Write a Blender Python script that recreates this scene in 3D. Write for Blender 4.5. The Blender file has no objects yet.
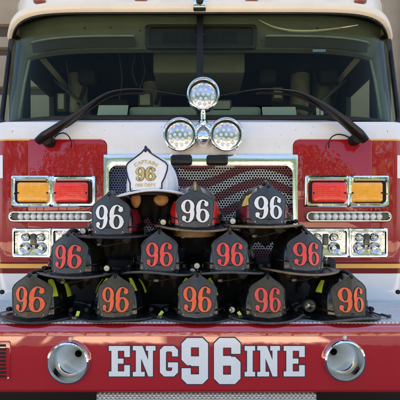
import bpy, bmesh, math, random
import numpy as np
from mathutils import Vector, Matrix
random.seed(4)
R = math.radians
SC = bpy.context.scene
COL = SC.collection
PI = math.pi

# ------------------------------------------------------------------ camera, sky, sun, exposure
CAMY, ZC, F, HZ = -1.30, 1.067, 385.0, 241.0
cam_d = bpy.data.cameras.new('camera')
cam = bpy.data.objects.new('camera', cam_d); COL.objects.link(cam)
cam.location = (0, CAMY, ZC); cam.rotation_euler = (R(90), 0, 0)
cam_d.sensor_width = 36; cam_d.lens = 36*F/400
cam_d.shift_y = (HZ-200)/400
cam_d.clip_start = 0.05; cam_d.clip_end = 2000
SC.camera = cam
SUN_EL, SUN_AZ = 50.0, 8.0          # behind the station, azimuth from +Y towards +X
w = bpy.data.worlds.new('World'); SC.world = w; w.use_nodes = True
wn = w.node_tree.nodes; wl = w.node_tree.links
sky = wn.new('ShaderNodeTexSky'); sky.sky_type = 'NISHITA'; sky.sun_disc = False
sky.sun_elevation = R(SUN_EL); sky.sun_rotation = R(SUN_AZ)
sky.air_density = 1.0; sky.dust_density = 2.0; sky.ozone_density = 1.0
wl.new(sky.outputs[0], wn['Background'].inputs[0]); wn['Background'].inputs[1].default_value = 0.055
sun_d = bpy.data.lights.new('sun', 'SUN'); sun_d.energy = 5.0; sun_d.angle = R(0.5); sun_d.color = (1.0, .93, .82)
sun = bpy.data.objects.new('sun', sun_d); COL.objects.link(sun)
sdir = Vector((math.sin(R(SUN_AZ))*math.cos(R(SUN_EL)), math.cos(R(SUN_AZ))*math.cos(R(SUN_EL)), math.sin(R(SUN_EL))))
sun.location = sdir*40; sun.rotation_euler = sdir.to_track_quat('Z', 'Y').to_euler()
SC.view_settings.view_transform = 'Standard'; SC.view_settings.look = 'None'
SC.view_settings.gamma = 1; SC.view_settings.exposure = 3.08
SC.cycles.max_bounces = 10; SC.cycles.transparent_max_bounces = 12
SC.cycles.use_denoising = True

def P(px, py, d):
    return Vector(((px-200)*d/F, d+CAMY, ZC+(HZ-py)*d/F))
def PX(px, d): return (px-200)*d/F
def PZ(py, d): return ZC+(HZ-py)*d/F

# ------------------------------------------------------------------ materials
def mat(name, col, rough=.5, metal=0, coat=0, coat_r=.05, spec=.5, var=0, vscale=20, bump=0, bscale=200, bdist=.002, rvar=0, coat_ior=1.5, build=None):
    m = bpy.data.materials.new(name); m.use_nodes = True
    nt = m.node_tree; N = nt.nodes; L = nt.links
    b = N['Principled BSDF']
    b.inputs['Base Color'].default_value = (*col, 1); b.inputs['Roughness'].default_value = rough
    b.inputs['Metallic'].default_value = metal; b.inputs['Coat Weight'].default_value = coat
    b.inputs['Coat Roughness'].default_value = coat_r; b.inputs['Coat IOR'].default_value = coat_ior
    b.inputs['Specular IOR Level'].default_value = spec
    tc = N.new('ShaderNodeTexCoord')
    if var or rvar:
        nz = N.new('ShaderNodeTexNoise'); nz.inputs['Scale'].default_value = vscale; nz.inputs['Detail'].default_value = 6; nz.inputs['Roughness'].default_value = .65
        L.new(tc.outputs['Object'], nz.inputs['Vector'])
        if var:
            cr = N.new('ShaderNodeMapRange'); cr.inputs['From Min'].default_value = .3; cr.inputs['From Max'].default_value = .7
            cr.inputs['To Min'].default_value = 1-var; cr.inputs['To Max'].default_value = 1+var
            L.new(nz.outputs[0], cr.inputs['Value'])
            mx = N.new('ShaderNodeVectorMath'); mx.operation = 'SCALE'; mx.inputs[0].default_value = col
            L.new(cr.outputs[0], mx.inputs['Scale']); L.new(mx.outputs[0], b.inputs['Base Color'])
        if rvar:
            rr = N.new('ShaderNodeMapRange'); rr.inputs['From Min'].default_value = .3; rr.inputs['From Max'].default_value = .7
            rr.inputs['To Min'].default_value = max(.02, rough-rvar); rr.inputs['To Max'].default_value = min(1, rough+rvar)
            L.new(nz.outputs[0], rr.inputs['Value']); L.new(rr.outputs[0], b.inputs['Roughness'])
    if bump:
        n2 = N.new('ShaderNodeTexNoise'); n2.inputs['Scale'].default_value = bscale; n2.inputs['Detail'].default_value = 3
        L.new(tc.outputs['Object'], n2.inputs['Vector'])
        bp = N.new('ShaderNodeBump'); bp.inputs['Strength'].default_value = bump; bp.inputs['Distance'].default_value = bdist
        L.new(n2.outputs[0], bp.inputs['Height']); L.new(bp.outputs[0], b.inputs['Normal'])
    if build: build(m, nt, N, L, b, tc)
    return m

def math_node(N, L, op, a, b=None, c=None):
    n = N.new('ShaderNodeMath'); n.operation = op
    for i, v in enumerate((a, b, c)):
        if v is None: continue
        if isinstance(v, (int, float)): n.inputs[i].default_value = v
        else: L.new(v, n.inputs[i])
    return n.outputs[0]

def tread(m, nt, N, L, b, tc):                  # raised diamonds of tread plate, as bump
    s = N.new('ShaderNodeSeparateXYZ'); L.new(tc.outputs['Object'], s.inputs[0])
    M = lambda *a: math_node(N, L, *a)
    y = M('ADD', s.outputs[1], s.outputs[2])
    k = 2*PI/.030
    u = M('MULTIPLY', M('ADD', s.outputs[0], y), k); v = M('MULTIPLY', M('SUBTRACT', s.outputs[0], y), k)
    a1 = M('MULTIPLY', M('SINE', u), M('SINE', v))
    a2 = M('POWER', M('ABSOLUTE', a1), 1.5)
    bp = N.new('ShaderNodeBump'); bp.inputs['Strength'].default_value = 1; bp.inputs['Distance'].default_value = .004
    L.new(a2, bp.inputs['Height']); L.new(bp.outputs[0], b.inputs['Normal'])

def flag(m, nt, N, L, b, tc):                   # stars and stripes printed on the pierced grille
    s = N.new('ShaderNodeSeparateXYZ'); L.new(tc.outputs['Object'], s.inputs[0])
    M = lambda *a: math_node(N, L, *a)
    x, z = s.outputs[0], s.outputs[2]
    wv = M('MULTIPLY', M('SINE', M('MULTIPLY', M('SUBTRACT', x, .13), 10.5)), -.045)
    v = M('ADD', z, wv)
    st = M('FRACT', M('MULTIPLY', v, 1/.082))
    red = M('GREATER_THAN', st, .5)
    c = N.new('ShaderNodeMix'); c.data_type = 'RGBA'
    c.inputs[6].default_value = (.74, .76, .78, 1); c.inputs[7].default_value = (.30, .075, .09, 1)
    L.new(red, c.inputs[0])
    can = M('MULTIPLY', M('LESS_THAN', x, -.10), M('GREATER_THAN', M('ADD', z, wv), 1.22))
    vor = N.new('ShaderNodeTexVoronoi'); vor.inputs['Scale'].default_value = 16; vor.inputs['Randomness'].default_value = .15
    L.new(tc.outputs['Object'], vor.inputs['Vector'])
    star = M('LESS_THAN', vor.outputs['Distance'], .28)
    cc = N.new('ShaderNodeMix'); cc.data_type = 'RGBA'
    cc.inputs[6].default_value = (.13, .17, .36, 1); cc.inputs[7].default_value = (.6, .6, .64, 1); L.new(star, cc.inputs[0])
    f = N.new('ShaderNodeMix'); f.data_type = 'RGBA'; L.new(can, f.inputs[0]); L.new(c.outputs[2], f.inputs[6]); L.new(cc.outputs[2], f.inputs[7])
    L.new(f.outputs[2], b.inputs['Base Color'])

def concrete(m, nt, N, L, b, tc):
    nz = N.new('ShaderNodeTexNoise'); nz.inputs['Scale'].default_value = .9; nz.inputs['Detail'].default_value = 9; nz.inputs['Roughness'].default_value = .7
    n3 = N.new('ShaderNodeTexNoise'); n3.inputs['Scale'].default_value = 60; n3.inputs['Detail'].default_value = 4
    L.new(tc.outputs['Object'], nz.inputs['Vector']); L.new(tc.outputs['Object'], n3.inputs['Vector'])
    r = N.new('ShaderNodeValToRGB'); r.color_ramp.elements[0].position = .3; r.color_ramp.elements[0].color = (.40, .30, .20, 1)
    r.color_ramp.elements[1].position = .72; r.color_ramp.elements[1].color = (.60, .46, .32, 1)
    ad = math_node(N, L, 'ADD', nz.outputs[0], math_node(N, L, 'MULTIPLY', math_node(N, L, 'SUBTRACT', n3.outputs[0], .5), .35))
    L.new(ad, r.inputs[0]); L.new(r.outputs[0], b.inputs['Base Color'])
    bp = N.new('ShaderNodeBump'); bp.inputs['Strength'].default_value = .4; bp.inputs['Distance'].default_value = .01
    L.new(n3.outputs[0], bp.inputs['Height']); L.new(bp.outputs[0], b.inputs['Normal'])

def glass_mat(name, tint, ior=1.5, rough=0.0):
    m = bpy.data.materials.new(name); m.use_nodes = True
    nt = m.node_tree; N = nt.nodes; L = nt.links; N.remove(N['Principled BSDF'])
    t = N.new('ShaderNodeBsdfTransparent'); t.inputs[0].default_value = (*tint, 1)
    g = N.new('ShaderNodeBsdfGlossy'); g.inputs['Roughness'].default_value = rough; g.inputs[0].default_value = (.85, .95, .82, 1)
    lw = N.new('ShaderNodeLayerWeight'); lw.inputs[0].default_value = .5
    f0 = ((ior-1)/(ior+1))**2
    fac = math_node(N, L, 'MULTIPLY_ADD', math_node(N, L, 'POWER', lw.outputs['Facing'], 5.0), 1-f0, f0)
    mx = N.new('ShaderNodeMixShader'); L.new(fac, mx.inputs[0]); L.new(t.outputs[0], mx.inputs[1]); L.new(g.outputs[0], mx.inputs[2])
    L.new(mx.outputs[0], N['Material Output'].inputs[0]); return m

M = {}
def peel(m, nt, N, L, b, tc):                    # slight waviness of sprayed clear coat
    n = N.new('ShaderNodeTexNoise'); n.inputs['Scale'].default_value = 11; n.inputs['Detail'].default_value = 2; L.new(tc.outputs['Object'], n.inputs['Vector'])
    n2 = N.new('ShaderNodeTexNoise'); n2.inputs['Scale'].default_value = 240; L.new(tc.outputs['Object'], n2.inputs['Vector'])
    bp = N.new('ShaderNodeBump'); bp.inputs['Strength'].default_value = .075; bp.inputs['Distance'].default_value = .004
    L.new(math_node(N, L, 'ADD', n.outputs[0], math_node(N, L, 'MULTIPLY', n2.outputs[0], .035)), bp.inputs['Height']); L.new(bp.outputs[0], b.inputs['Coat Normal'])
    specks(m, nt, N, L, b, tc)
def specks(m, nt, N, L, b, tc):                  # sparse road specks and chips, faint dust film
    v = N.new('ShaderNodeTexVoronoi'); v.inputs['Scale'].default_value = 34; L.new(tc.outputs['Object'], v.inputs['Vector'])
    sp = N.new('ShaderNodeSeparateColor'); L.new(v.outputs['Color'], sp.inputs[0])
    rad = math_node(N, L, 'MULTIPLY', math_node(N, L, 'GREATER_THAN', sp.outputs[0], .82), math_node(N, L, 'MULTIPLY_ADD', sp.outputs[1], .06, .02))
    f = math_node(N, L, 'MULTIPLY', math_node(N, L, 'LESS_THAN', v.outputs['Distance'], rad), .6)
    d = N.new('ShaderNodeTexNoise'); d.inputs['Scale'].default_value = 5; d.inputs['Detail'].default_value = 8; d.inputs['Roughness'].default_value = .7; L.new(tc.outputs['Object'], d.inputs['Vector'])
    r = N.new('ShaderNodeMapRange'); L.new(d.outputs[0], r.inputs['Value']); r.inputs['From Min'].default_value = .45; r.inputs['From Max'].default_value = .8; r.inputs['To Max'].default_value = .10
    f = math_node(N, L, 'MAXIMUM', f, r.outputs[0])
    src = b.inputs['Base Color'].links[0].from_socket
    mx = N.new('ShaderNodeMix'); mx.data_type = 'RGBA'; L.new(f, mx.inputs[0]); L.new(src, mx.inputs[6]); mx.inputs[7].default_value = (.16, .13, .10, 1)
    L.new(mx.outputs[2], b.inputs['Base Color'])
M['red'] = mat('red_paint', (.34, .004, .011), .45, coat=1, coat_r=.012, coat_ior=1.5, spec=.1, var=.05, vscale=3, build=peel)
M['bumper_red'] = mat('bumper_paint', (.46, .004, .013), .45, coat=1, coat_r=.01, coat_ior=2.15, spec=.1, var=.04, vscale=3, build=peel)
M['asphalt'] = mat('asphalt', (.05, .05, .052), .85, var=.25, vscale=2, bump=.4, bscale=80, bdist=.01)
M['white'] = mat('white_paint', (.78, .79, .80), .35, coat=.8, coat_r=.03, var=.03, vscale=4, build=specks)
M['roofwhite'] = mat('roof_white', (.76, .72, .62), .4, coat=.4, var=.05, vscale=6)
M['chrome'] = mat('chrome', (.86, .86, .87), .06, metal=1, bump=.06, bscale=9, bdist=.01, rvar=.03)
M['steel'] = mat('polished_steel', (.80, .79, .76), .12, metal=1, bump=.1, bscale=30, bdist=.003, rvar=.06, vscale=40)
M['tread'] = mat('tread_plate', (.74, .75, .76), .36, metal=.6, var=.1, vscale=30, build=tread)
M['black'] = mat('black_rubber', (.006, .006, .0065), .5, spec=.3, rvar=.12, vscale=30, bump=.15, bscale=150)
M['wiper'] = mat('wiper_black', (.008, .008, .009), .36, spec=.35, rvar=.1)
M['gold'] = mat('gold_stripe', (.86, .46, .09), .4, var=.06)
M['maroon'] = mat('dark_red_stripe', (.15, .003, .008), .4, coat=.3, spec=.1)
M['lettering'] = mat('letter_white', (.80, .86, .92), .4, coat=.3, var=.03, vscale=60)
M['navy'] = mat('letter_outline', (.012, .018, .05), .45)
def ribs(m, nt, N, L, b, tc):                    # moulded prisms inside a coloured lens
    sp = N.new('ShaderNodeSeparateXYZ'); L.new(tc.outputs['Object'], sp.inputs[0])
    M = lambda *a: math_node(N, L, *a)
    h = M('ADD', M('ABSOLUTE', M('SINE', M('MULTIPLY', sp.outputs[0], 520))), M('MULTIPLY', M('ABSOLUTE', M('SINE', M('MULTIPLY', sp.outputs[2], 330))), .6))
    bp = N.new('ShaderNodeBump'); bp.inputs['Strength'].default_value = .3; bp.inputs['Distance'].default_value = .002
    L.new(h, bp.inputs['Height']); L.new(bp.outputs[0], b.inputs['Normal'])
    b.inputs['Subsurface Weight'].default_value = .0
M['amber'] = mat('amber_lens', (1.0, .43, .02), .15, coat=.8, var=.1, vscale=40, build=ribs)
M['redlens'] = mat('red_lens', (.95, .018, .012), .15, coat=.8, var=.12, vscale=40, build=ribs)
M['led'] = mat('led_dome', (.80, .82, .84), .12, coat=1, bump=.2, bscale=300)
M['ledblue'] = mat('led_blue_white', (.66, .74, .88), .12, coat=1)
M['reflector'] = mat('reflector', (.70, .70, .70), .08, metal=1, bump=.25, bscale=22, bdist=.01)
M['dish'] = mat('lamp_dish', (.66, .68, .72), .16, metal=1, bump=.25, bscale=110, bdist=.003)
M['horn'] = mat('horn_bell', (.60, .68, .74), .34, metal=.35, rvar=.08, vscale=25, coat=.4, coat_r=.15)
M['dark'] = mat('dark_void', (.006, .006, .007), .7)
M['flag'] = mat('flag_grille', (.6, .6, .6), .42, metal=.25, build=flag)
M['glass'] = glass_mat('windshield_glass', (.66, .73, .63), 1.22)
M['sideglass'] = glass_mat('side_glass', (.75, .86, .78), 1.35)
M['clear'] = glass_mat('clear_cover', (.96, .97, .98), 1.45)
M['smoke'] = glass_mat('smoked_lens', (.42, .43, .42), 1.5, .03)
M['olive'] = mat('cab_lining', (.105, .122, .108), .7, var=.1, vscale=12, bump=.2, bscale=120)
M['visor'] = mat('dark_lining', (.016, .018, .016), .7, var=.15, vscale=15)
M['seat'] = mat('seat_cloth', (.02, .022, .022), .8, bump=.3, bscale=150)
M['palegreen'] = mat('pale_grey_green', (.24, .29, .25), .6, var=.12, vscale=14, bump=.3, bscale=90)  # pale tone for the belt reflection box and the cab rails
M['paper'] = mat('paper', (.44, .50, .47), .8, var=.03)
M['concrete'] = mat('concrete', (.4, .36, .3), .85, build=concrete)
M['stone'] = mat('station_wall', (.30, .26, .20), .85, var=.12, vscale=3, bump=.4, bscale=40, bdist=.01)
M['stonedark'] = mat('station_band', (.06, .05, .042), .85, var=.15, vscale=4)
M['tyre'] = mat('tyre', (.015, .015, .016), .75, bump=.3, bscale=60)

def leather(name, col, rough=.38, var=.35, scuff=.5, dust=(.16, .14, .11), spec=.4, coat=.15):
    def build(m, nt, N, L, b, tc):
        oi = N.new('ShaderNodeObjectInfo'); ad = N.new('ShaderNodeVectorMath'); ad.operation = 'MULTIPLY_ADD'
        cmb = N.new('ShaderNodeCombineXYZ')
        for i in range(3): L.new(oi.outputs['Random'], cmb.inputs[i])
        L.new(cmb.outputs[0], ad.inputs[0]); ad.inputs[1].default_value = (31, 47, 19); L.new(tc.outputs['Object'], ad.inputs[2])
        def noise(sc, det=5, ro=.65):
            n = N.new('ShaderNodeTexNoise'); n.inputs['Scale'].default_value = sc; n.inputs['Detail'].default_value = det; n.inputs['Roughness'].default_value = ro
            L.new(ad.outputs[0], n.inputs['Vector']); return n.outputs[0]
        def rng(v, a0, a1, b0, b1):
            r = N.new('ShaderNodeMapRange'); L.new(v, r.inputs['Value'])
            for k, q in zip(('From Min', 'From Max', 'To Min', 'To Max'), (a0, a1, b0, b1)): r.inputs[k].default_value = q
            return r.outputs[0]
        big, mid, fine = noise(14), noise(55), noise(210, 3)
        sc_ = N.new('ShaderNodeVectorMath'); sc_.operation = 'SCALE'; sc_.inputs[0].default_value = col
        L.new(rng(mid, .3, .7, 1-var, 1+var), sc_.inputs['Scale'])
        f = math_node(N, L, 'MULTIPLY', rng(big, .48, .75, 0, 1), rng(fine, .45, .7, 0, 1))
        f = math_node(N, L, 'MULTIPLY', f, scuff)
        mx = N.new('ShaderNodeMix'); mx.data_type = 'RGBA'; L.new(f, mx.inputs[0]); L.new(sc_.outputs[0], mx.inputs[6]); mx.inputs[7].default_value = (*dust, 1)
        L.new(mx.outputs[2], b.inputs['Base Color'])
        L.new(math_node(N, L, 'ADD', rng(big, .3, .7, rough-.12, rough+.14), math_node(N, L, 'MULTIPLY', f, .4)), b.inputs['Roughness'])
        bp = N.new('ShaderNodeBump'); bp.inputs['Strength'].default_value = .35; bp.inputs['Distance'].default_value = .0016
        L.new(math_node(N, L, 'ADD', mid, math_node(N, L, 'MULTIPLY', fine, .6)), bp.inputs['Height']); L.new(bp.outputs[0], b.inputs['Normal'])
    return mat(name, col, rough, coat=coat, coat_r=.09, spec=spec, build=build)
M['num_orange'] = leather('number_orange', (.92, .14, .045), .5, .12, scuff=.35, dust=(.30, .09, .05))
M['num_coral'] = leather('number_coral', (.86, .085, .075), .5, .12, scuff=.35, dust=(.30, .06, .06))
M['num_white'] = leather('number_white', (.84, .85, .87), .45, .05, scuff=.2, dust=(.4, .4, .4))
M['shell'] = leather('helmet_black', (.007, .007, .008), .22, scuff=.4, coat=.8)
M['brim'] = leather('brim_black', (.008, .008, .0085), .30, scuff=.45, spec=.25, coat=.35)
M['edge_tan'] = leather('worn_edge_tan', (.22, .155, .08), .45)
M['edge_grey'] = leather('worn_edge_grey', (.085, .083, .08), .5)
M['edge_black'] = leather('edge_black', (.03, .03, .031), .4)
M['shell_white'] = leather('helmet_white', (.74, .76, .78), .32, .05, scuff=.35, dust=(.42, .40, .36))
M['shield_slate'] = leather('shield_slate', (.036, .046, .064), .34, .2, scuff=.22, dust=(.13, .14, .15))
M['shield_char'] = leather('shield_char', (.040, .036, .028), .36, .3, scuff=.4)
M['shield_white'] = leather('shield_white', (.80, .81, .82), .4, .04, scuff=.1, dust=(.5, .48, .44))
M['num_gold'] = mat('number_gold', (.62, .47, .16), .35, metal=.35, var=.1, vscale=80)
M['num_outline'] = mat('number_outline', (.012, .010, .010), .5)  # thin dark printed edge round the numerals
M['lime'] = mat('lime_reflector', (.62, .82, .06), .35, coat=.5, var=.12, vscale=90)
M['redtrim'] = mat('red_reflector', (.62, .02, .02), .28, coat=.7, var=.2, vscale=90, bump=.3, bscale=250)
M['darkredtrim'] = mat('maroon_reflector', (.17, .012, .02), .28, coat=.7, var=.25, vscale=90, bump=.3, bscale=250)
M['yellowtrim'] = mat('yellow_reflector', (.80, .52, .07), .35, coat=.5, var=.15, vscale=90)
M['strap'] = mat('black_webbing', (.016, .016, .017), .75, bump=.4, bscale=400)
M['tanleather'] = leather('tan_leather', (.32, .15, .04), .5, .25)
M['brown'] = leather('brown_leather', (.19, .105, .045), .5, .3)
M['knob'] = mat('cream_knob', (.74, .72, .58), .35, var=.06)
M['brass'] = mat('brass', (.42, .30, .12), .35, metal=.9, rvar=.1)
M['darkmetal'] = mat('dark_metal', (.10, .10, .10), .4, metal=1)
M['cover'] = mat('black_vinyl', (.005, .005, .0055), .7, bump=.5, bscale=25, bdist=.006)
M['bark'] = mat('bark', (.12, .09, .06), .9)
M['leaf'] = mat('leaf', (.075, .11, .028), .6, var=.5, vscale=1.5)
M['metalgrey'] = mat('grey_metal', (.35, .35, .36), .3, metal=1, rvar=.1)

# ------------------------------------------------------------------ mesh helpers
class MB:
    def __init__(s): s.v = []; s.f = []; s.m = []
    def add(s, vs, fs, mi=0):
        o = len(s.v); s.v += [tuple(v) for v in vs]
        for f in fs: s.f.append(tuple(i+o for i in f)); s.m.append(mi)
        return s
    def box(s, x0, x1, y0, y1, z0, z1, bev=0, mi=0, seg=2, rot=None, org=None):
        bm = bmesh.new(); bmesh.ops.create_cube(bm, size=1)
        for v in bm.verts:
            v.co = Vector(((x0+x1)/2+v.co.x*(x1-x0), (y0+y1)/2+v.co.y*(y1-y0), (z0+z1)/2+v.co.z*(z1-z0)))
        if bev: bmesh.ops.bevel(bm, geom=bm.edges[:], offset=bev, segments=seg, profile=.5, affect='EDGES')
        if rot is not None:
            o = Vector(org); 
            for v in bm.verts: v.co = o + rot @ (v.co-o)
        bm.verts.index_update()
        s.add([v.co[:] for v in bm.verts], [[v.index for v in f.verts] for f in bm.faces], mi); bm.free(); return s
    def grid(s, fn, nu, nv, closeu=False, mi=0, flip=False):
        vs = [fn(i/(nu if closeu else nu-1), j/(nv-1)) for i in range(nu) for j in range(nv)]
        fs = []
        for i in range(nu if closeu else nu-1):
            i2 = (i+1) % nu
            for j in range(nv-1):
                q = [i*nv+j, i2*nv+j, i2*nv+j+1, i*nv+j+1]
                fs.append(q[::-1] if flip else q)
        return s.add(vs, fs, mi)
    def lathe(s, prof, c, axis='Y', n=48, mi=0, sx=1, sz=1):     # prof: (radius, along)
        c = Vector(c)
        def fn(u, v):
            j = min(len(prof)-1, int(round(v*(len(prof)-1)))); r, a = prof[j]; t = u*2*PI
            if axis == 'Y': return c+Vector((r*sx*math.cos(t), a, r*sz*math.sin(t)))
            if axis == 'Z': return c+Vector((r*sx*math.cos(t), r*sz*math.sin(t), a))
            return c+Vector((a, r*sx*math.cos(t), r*sz*math.sin(t)))
        return s.grid(fn, n, len(prof), True, mi)
    def tube(s, pts, rad, n=10, mi=0, closed=False, flat=1.0):
        pts = [Vector(p) for p in pts]; m = len(pts)
        rr = rad if isinstance(rad, (list, tuple)) else [rad]*m
        vs = []; up = None
        for i, p in enumerate(pts):
            a = pts[(i-1) % m] if closed or i > 0 else p; b = pts[(i+1) % m] if closed or i < m-1 else p
            t = (b-a).normalized()
            if up is None: up = Vector((0, 0, 1)) if abs(t.z) < .9 else Vector((0, 1, 0))
            x = t.cross(up).normalized(); up = x.cross(t).normalized()
            for k in range(n):
                an = 2*PI*k/n; vs.append(p+x*math.cos(an)*rr[i]+up*math.sin(an)*rr[i]*flat)
        fs = []
        for i in range(m if closed else m-1):
            i2 = (i+1) % m
            for k in range(n): fs.append([i*n+k, i*n+(k+1) % n, i2*n+(k+1) % n, i2*n+k])
        if not closed: fs += [list(range(n))[::-1], [(m-1)*n+k for k in range(n)]]
        return s.add(vs, fs, mi)
    def prism(s, pts, y0, y1, mi=0):                    # outline in x,z pushed along y
        n = len(pts)
        vs = [(x, y0, z) for x, z in pts]+[(x, y1, z) for x, z in pts]
        return s.add(vs, [list(range(n)), list(range(2*n-1, n-1, -1))]+[[i, (i+1) % n, n+(i+1) % n, n+i][::-1] for i in range(n)], mi)
    def build(s, name, mats, parent=None, smooth=True, ang=32, bevel=0, weld=False):
        me = bpy.data.meshes.new(name); me.from_pydata(s.v, [], s.f); 
        for m_ in (mats if isinstance(mats, (list, tuple)) else [mats]): me.materials.append(m_)
        me.polygons.foreach_set('material_index', s.m)
        bm = bmesh.new(); bm.from_mesh(me)
        if weld: bmesh.ops.remove_doubles(bm, verts=bm.verts[:], dist=2e-6)
        bmesh.ops.recalc_face_normals(bm, faces=bm.faces[:])
        if bevel:
            es = [e for e in bm.edges if len(e.link_faces) == 2 and e.calc_face_angle(0) > R(40)]
            bmesh.ops.bevel(bm, geom=es, offset=bevel, segments=2, profile=.5, affect='EDGES', clamp_overlap=True)
        bm.to_mesh(me); bm.free()
        if smooth:
            me.polygons.foreach_set('use_smooth', [True]*len(me.polygons)); me.set_sharp_from_angle(angle=R(ang))
        me.update()
        o = bpy.data.objects.new(name, me); COL.objects.link(o)
        if parent: o.parent = parent
        return o

def rrect(x0, x1, z0, z1, r, n=6):
    pts = []
    for cx, cz, a0 in ((x1-r, z0+r, -90), (x1-r, z1-r, 0), (x0+r, z1-r, 90), (x0+r, z0+r, 180)):
        for k in range(n+1):
            a = R(a0+90*k/n); pts.append((cx+r*math.cos(a), cz+r*math.sin(a)))
    return pts
def frame_ring(mb, outer, inner, y0, y1, mi=0, lip=.003):   # a rounded frame: both outlines with the same count
    n = len(outer)
    rows = [(outer, y1), (outer, y0+lip), ([(o[0]*.7+i[0]*.3, o[1]*.7+i[1]*.3) for o, i in zip(outer, inner)], y0),
            ([(o[0]*.3+i[0]*.7, o[1]*.3+i[1]*.7) for o, i in zip(outer, inner)], y0), (inner, y0+lip), (inner, y1)]
    def fn(u, v):
        j = int(round(v*(len(rows)-1))); i = int(round(u*n)) % n; p, y = rows[j]; return (p[i][0], y, p[i][1])
    mb.grid(fn, n, len(rows), True, mi)
def thing(name, label, cat, loc=(0, 0, 0), group=None):
    o = bpy.data.objects.new(name, None); COL.objects.link(o); o.location = loc; o.empty_display_size = .1
    o['label'] = label; o['category'] = cat
    if group: o['group'] = group
    return o
def struct(o): o['kind'] = 'structure'; return o

# ------------------------------------------------------------------ glyphs from distance fields
def bx(X, Z, x0, x1, z0, z1):
    return np.maximum(np.abs(X-(x0+x1)/2)-(x1-x0)/2, np.abs(Z-(z0+z1)/2)-(z1-z0)/2)
def ell(X, Z, cx, cz, a, b):
    k = np.sqrt(((X-cx)/a)**2+((Z-cz)/b)**2); return (k-1)*min(a, b)
def cham(X, Z, x0, x1, z0, z1, c, which='abcd'):        # box with cut corners: a=low-left b=low-right c=up-right d=up-left
    d = bx(X, Z, x0, x1, z0, z1); q = .70711
    if 'a' in which: d = np.maximum(d, ((x0+c-X)+(z0-Z))*q)
    if 'b' in which: d = np.maximum(d, ((X-x1+c)+(z0-Z))*q)
    if 'c' in which: d = np.maximum(d, ((X-x1+c)+(Z-z1))*q)
    if 'd' in which: d = np.maximum(d, ((x0+c-X)+(Z-z1))*q)
    return d
def contour(fn, x0, x1, z0, z1, step, iso=0.0):
    """polygons (lists of 2-d points) filling fn < iso; whole cells are merged along each row"""
    nx = int((x1-x0)/step)+2; nz = int((z1-z0)/step)+2
    xs = x0+np.arange(nx)*step; zs = z0+np.arange(nz)*step
    X, Z = np.meshgrid(xs, zs); D = fn(X, Z)-iso
    polys = []
    for j in range(nz-1):
        run = None
        for i in range(nx-1):
            c = (D[j, i], D[j, i+1], D[j+1, i+1], D[j+1, i])
            ins = [v < 0 for v in c]
            if all(ins):
                if run is None: run = i
                continue
            if run is not None:
                polys.append([(xs[run], zs[j]), (xs[i], zs[j]), (xs[i], zs[j+1]), (xs[run], zs[j+1])]); run = None
            if not any(ins): continue
            p = ((xs[i], zs[j]), (xs[i+1], zs[j]), (xs[i+1], zs[j+1]), (xs[i], zs[j+1])); out = []
            for k in range(4):
                k2 = (k+1) % 4
                if ins[k]: out.append(p[k])
                if ins[k] != ins[k2]:
                    t = c[k]/(c[k]-c[k2]); out.append((p[k][0]+t*(p[k2][0]-p[k][0]), p[k][1]+t*(p[k2][1]-p[k][1])))
            if len(out) > 2: polys.append(out)
        if run is not None: polys.append([(xs[run], zs[j]), (xs[nx-1], zs[j]), (xs[nx-1], zs[j+1]), (xs[run], zs[j+1])])
    return polys
def six(X, Z):                                          # heavy old-style 6 in a .54 x 1 box
    mn, mxx = np.minimum, np.maximum
    bowl = mxx(ell(X, Z, .27, .30, .27, .30), -ell(X, Z, .275, .30, .112, .238))
    up = mxx(ell(X, Z, .27, .60, .27, .40), -ell(X, Z, .29, .60, .118, .36))
    up = mxx(up, mn(X-.28, .84-Z))
    up = mxx(up, -ell(X, Z, .275, .30, .112, .238))
    ball = ell(X, Z, .42, .795, .088, .09)
    spur = (np.abs(X-.525)*.9+np.abs(Z-.30)-.034)*.7
    hook = ell(X, Z, .44, .86, .06, .07)
    spur2 = (np.abs(X-.02)*.9+np.abs(Z-.52)-.02)*.7
    return mn(mn(mn(bowl, up), mn(ball, hook)), mn(spur, spur2))
def nine(X, Z): return six(.54-X, 1-Z)

# bumper lettering, in photograph pixels (x to the right, z upwards from the foot of the small letters)
def gE(X, Z):
    d = bx(X, Z, 2.6, 9, 0, 30.4)
    for b in ((0, 21, 0, 5), (0, 21, 25.6, 30.4), (15.4, 21, 0, 11.2), (15.4, 21, 19.4, 30.4), (2.6, 14.6, 12.8, 17.8)): d = np.minimum(d, bx(X, Z, *b))
    return d
def gN(X, Z):
    d = bx(X, Z, 3, 8.2, 0, 30.4)
    for b in ((0, 9, 26, 30.4), (0, 11.8, 0, 4.6), (13, 22.6, 25.8, 30.4), (15.2, 20, 0, 30.4)): d = np.minimum(d, bx(X, Z, *b))
    q = 12/30.4; e = np.maximum((X-(9.6+(30.4-Z)*q))*.93, ((3.4+(30.4-Z)*q)-X)*.93)
    return np.minimum(d, np.maximum(e, bx(X, Z, 3, 20, 0, 30.4)))
def gG(X, Z):
    o = cham(X, Z, 0, 18, 0, 30.4, 4); i = cham(X, Z, 6, 12.2, 5.4, 25, 1.2)
    d = np.maximum(o, -i); d = np.maximum(d, -bx(X, Z, 9, 30, 14, 20))
    return np.minimum(d, np.maximum(o, bx(X, Z, 8, 18.4, 9, 14)))
def gI(X, Z):
    d = bx(X, Z, 2.4, 8, 0, 30.4)
    for b in ((0, 10.4, 0, 4.6), (0, 10.4, 25.8, 30.4)): d = np.minimum(d, bx(X, Z, *b))
    return d
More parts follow.
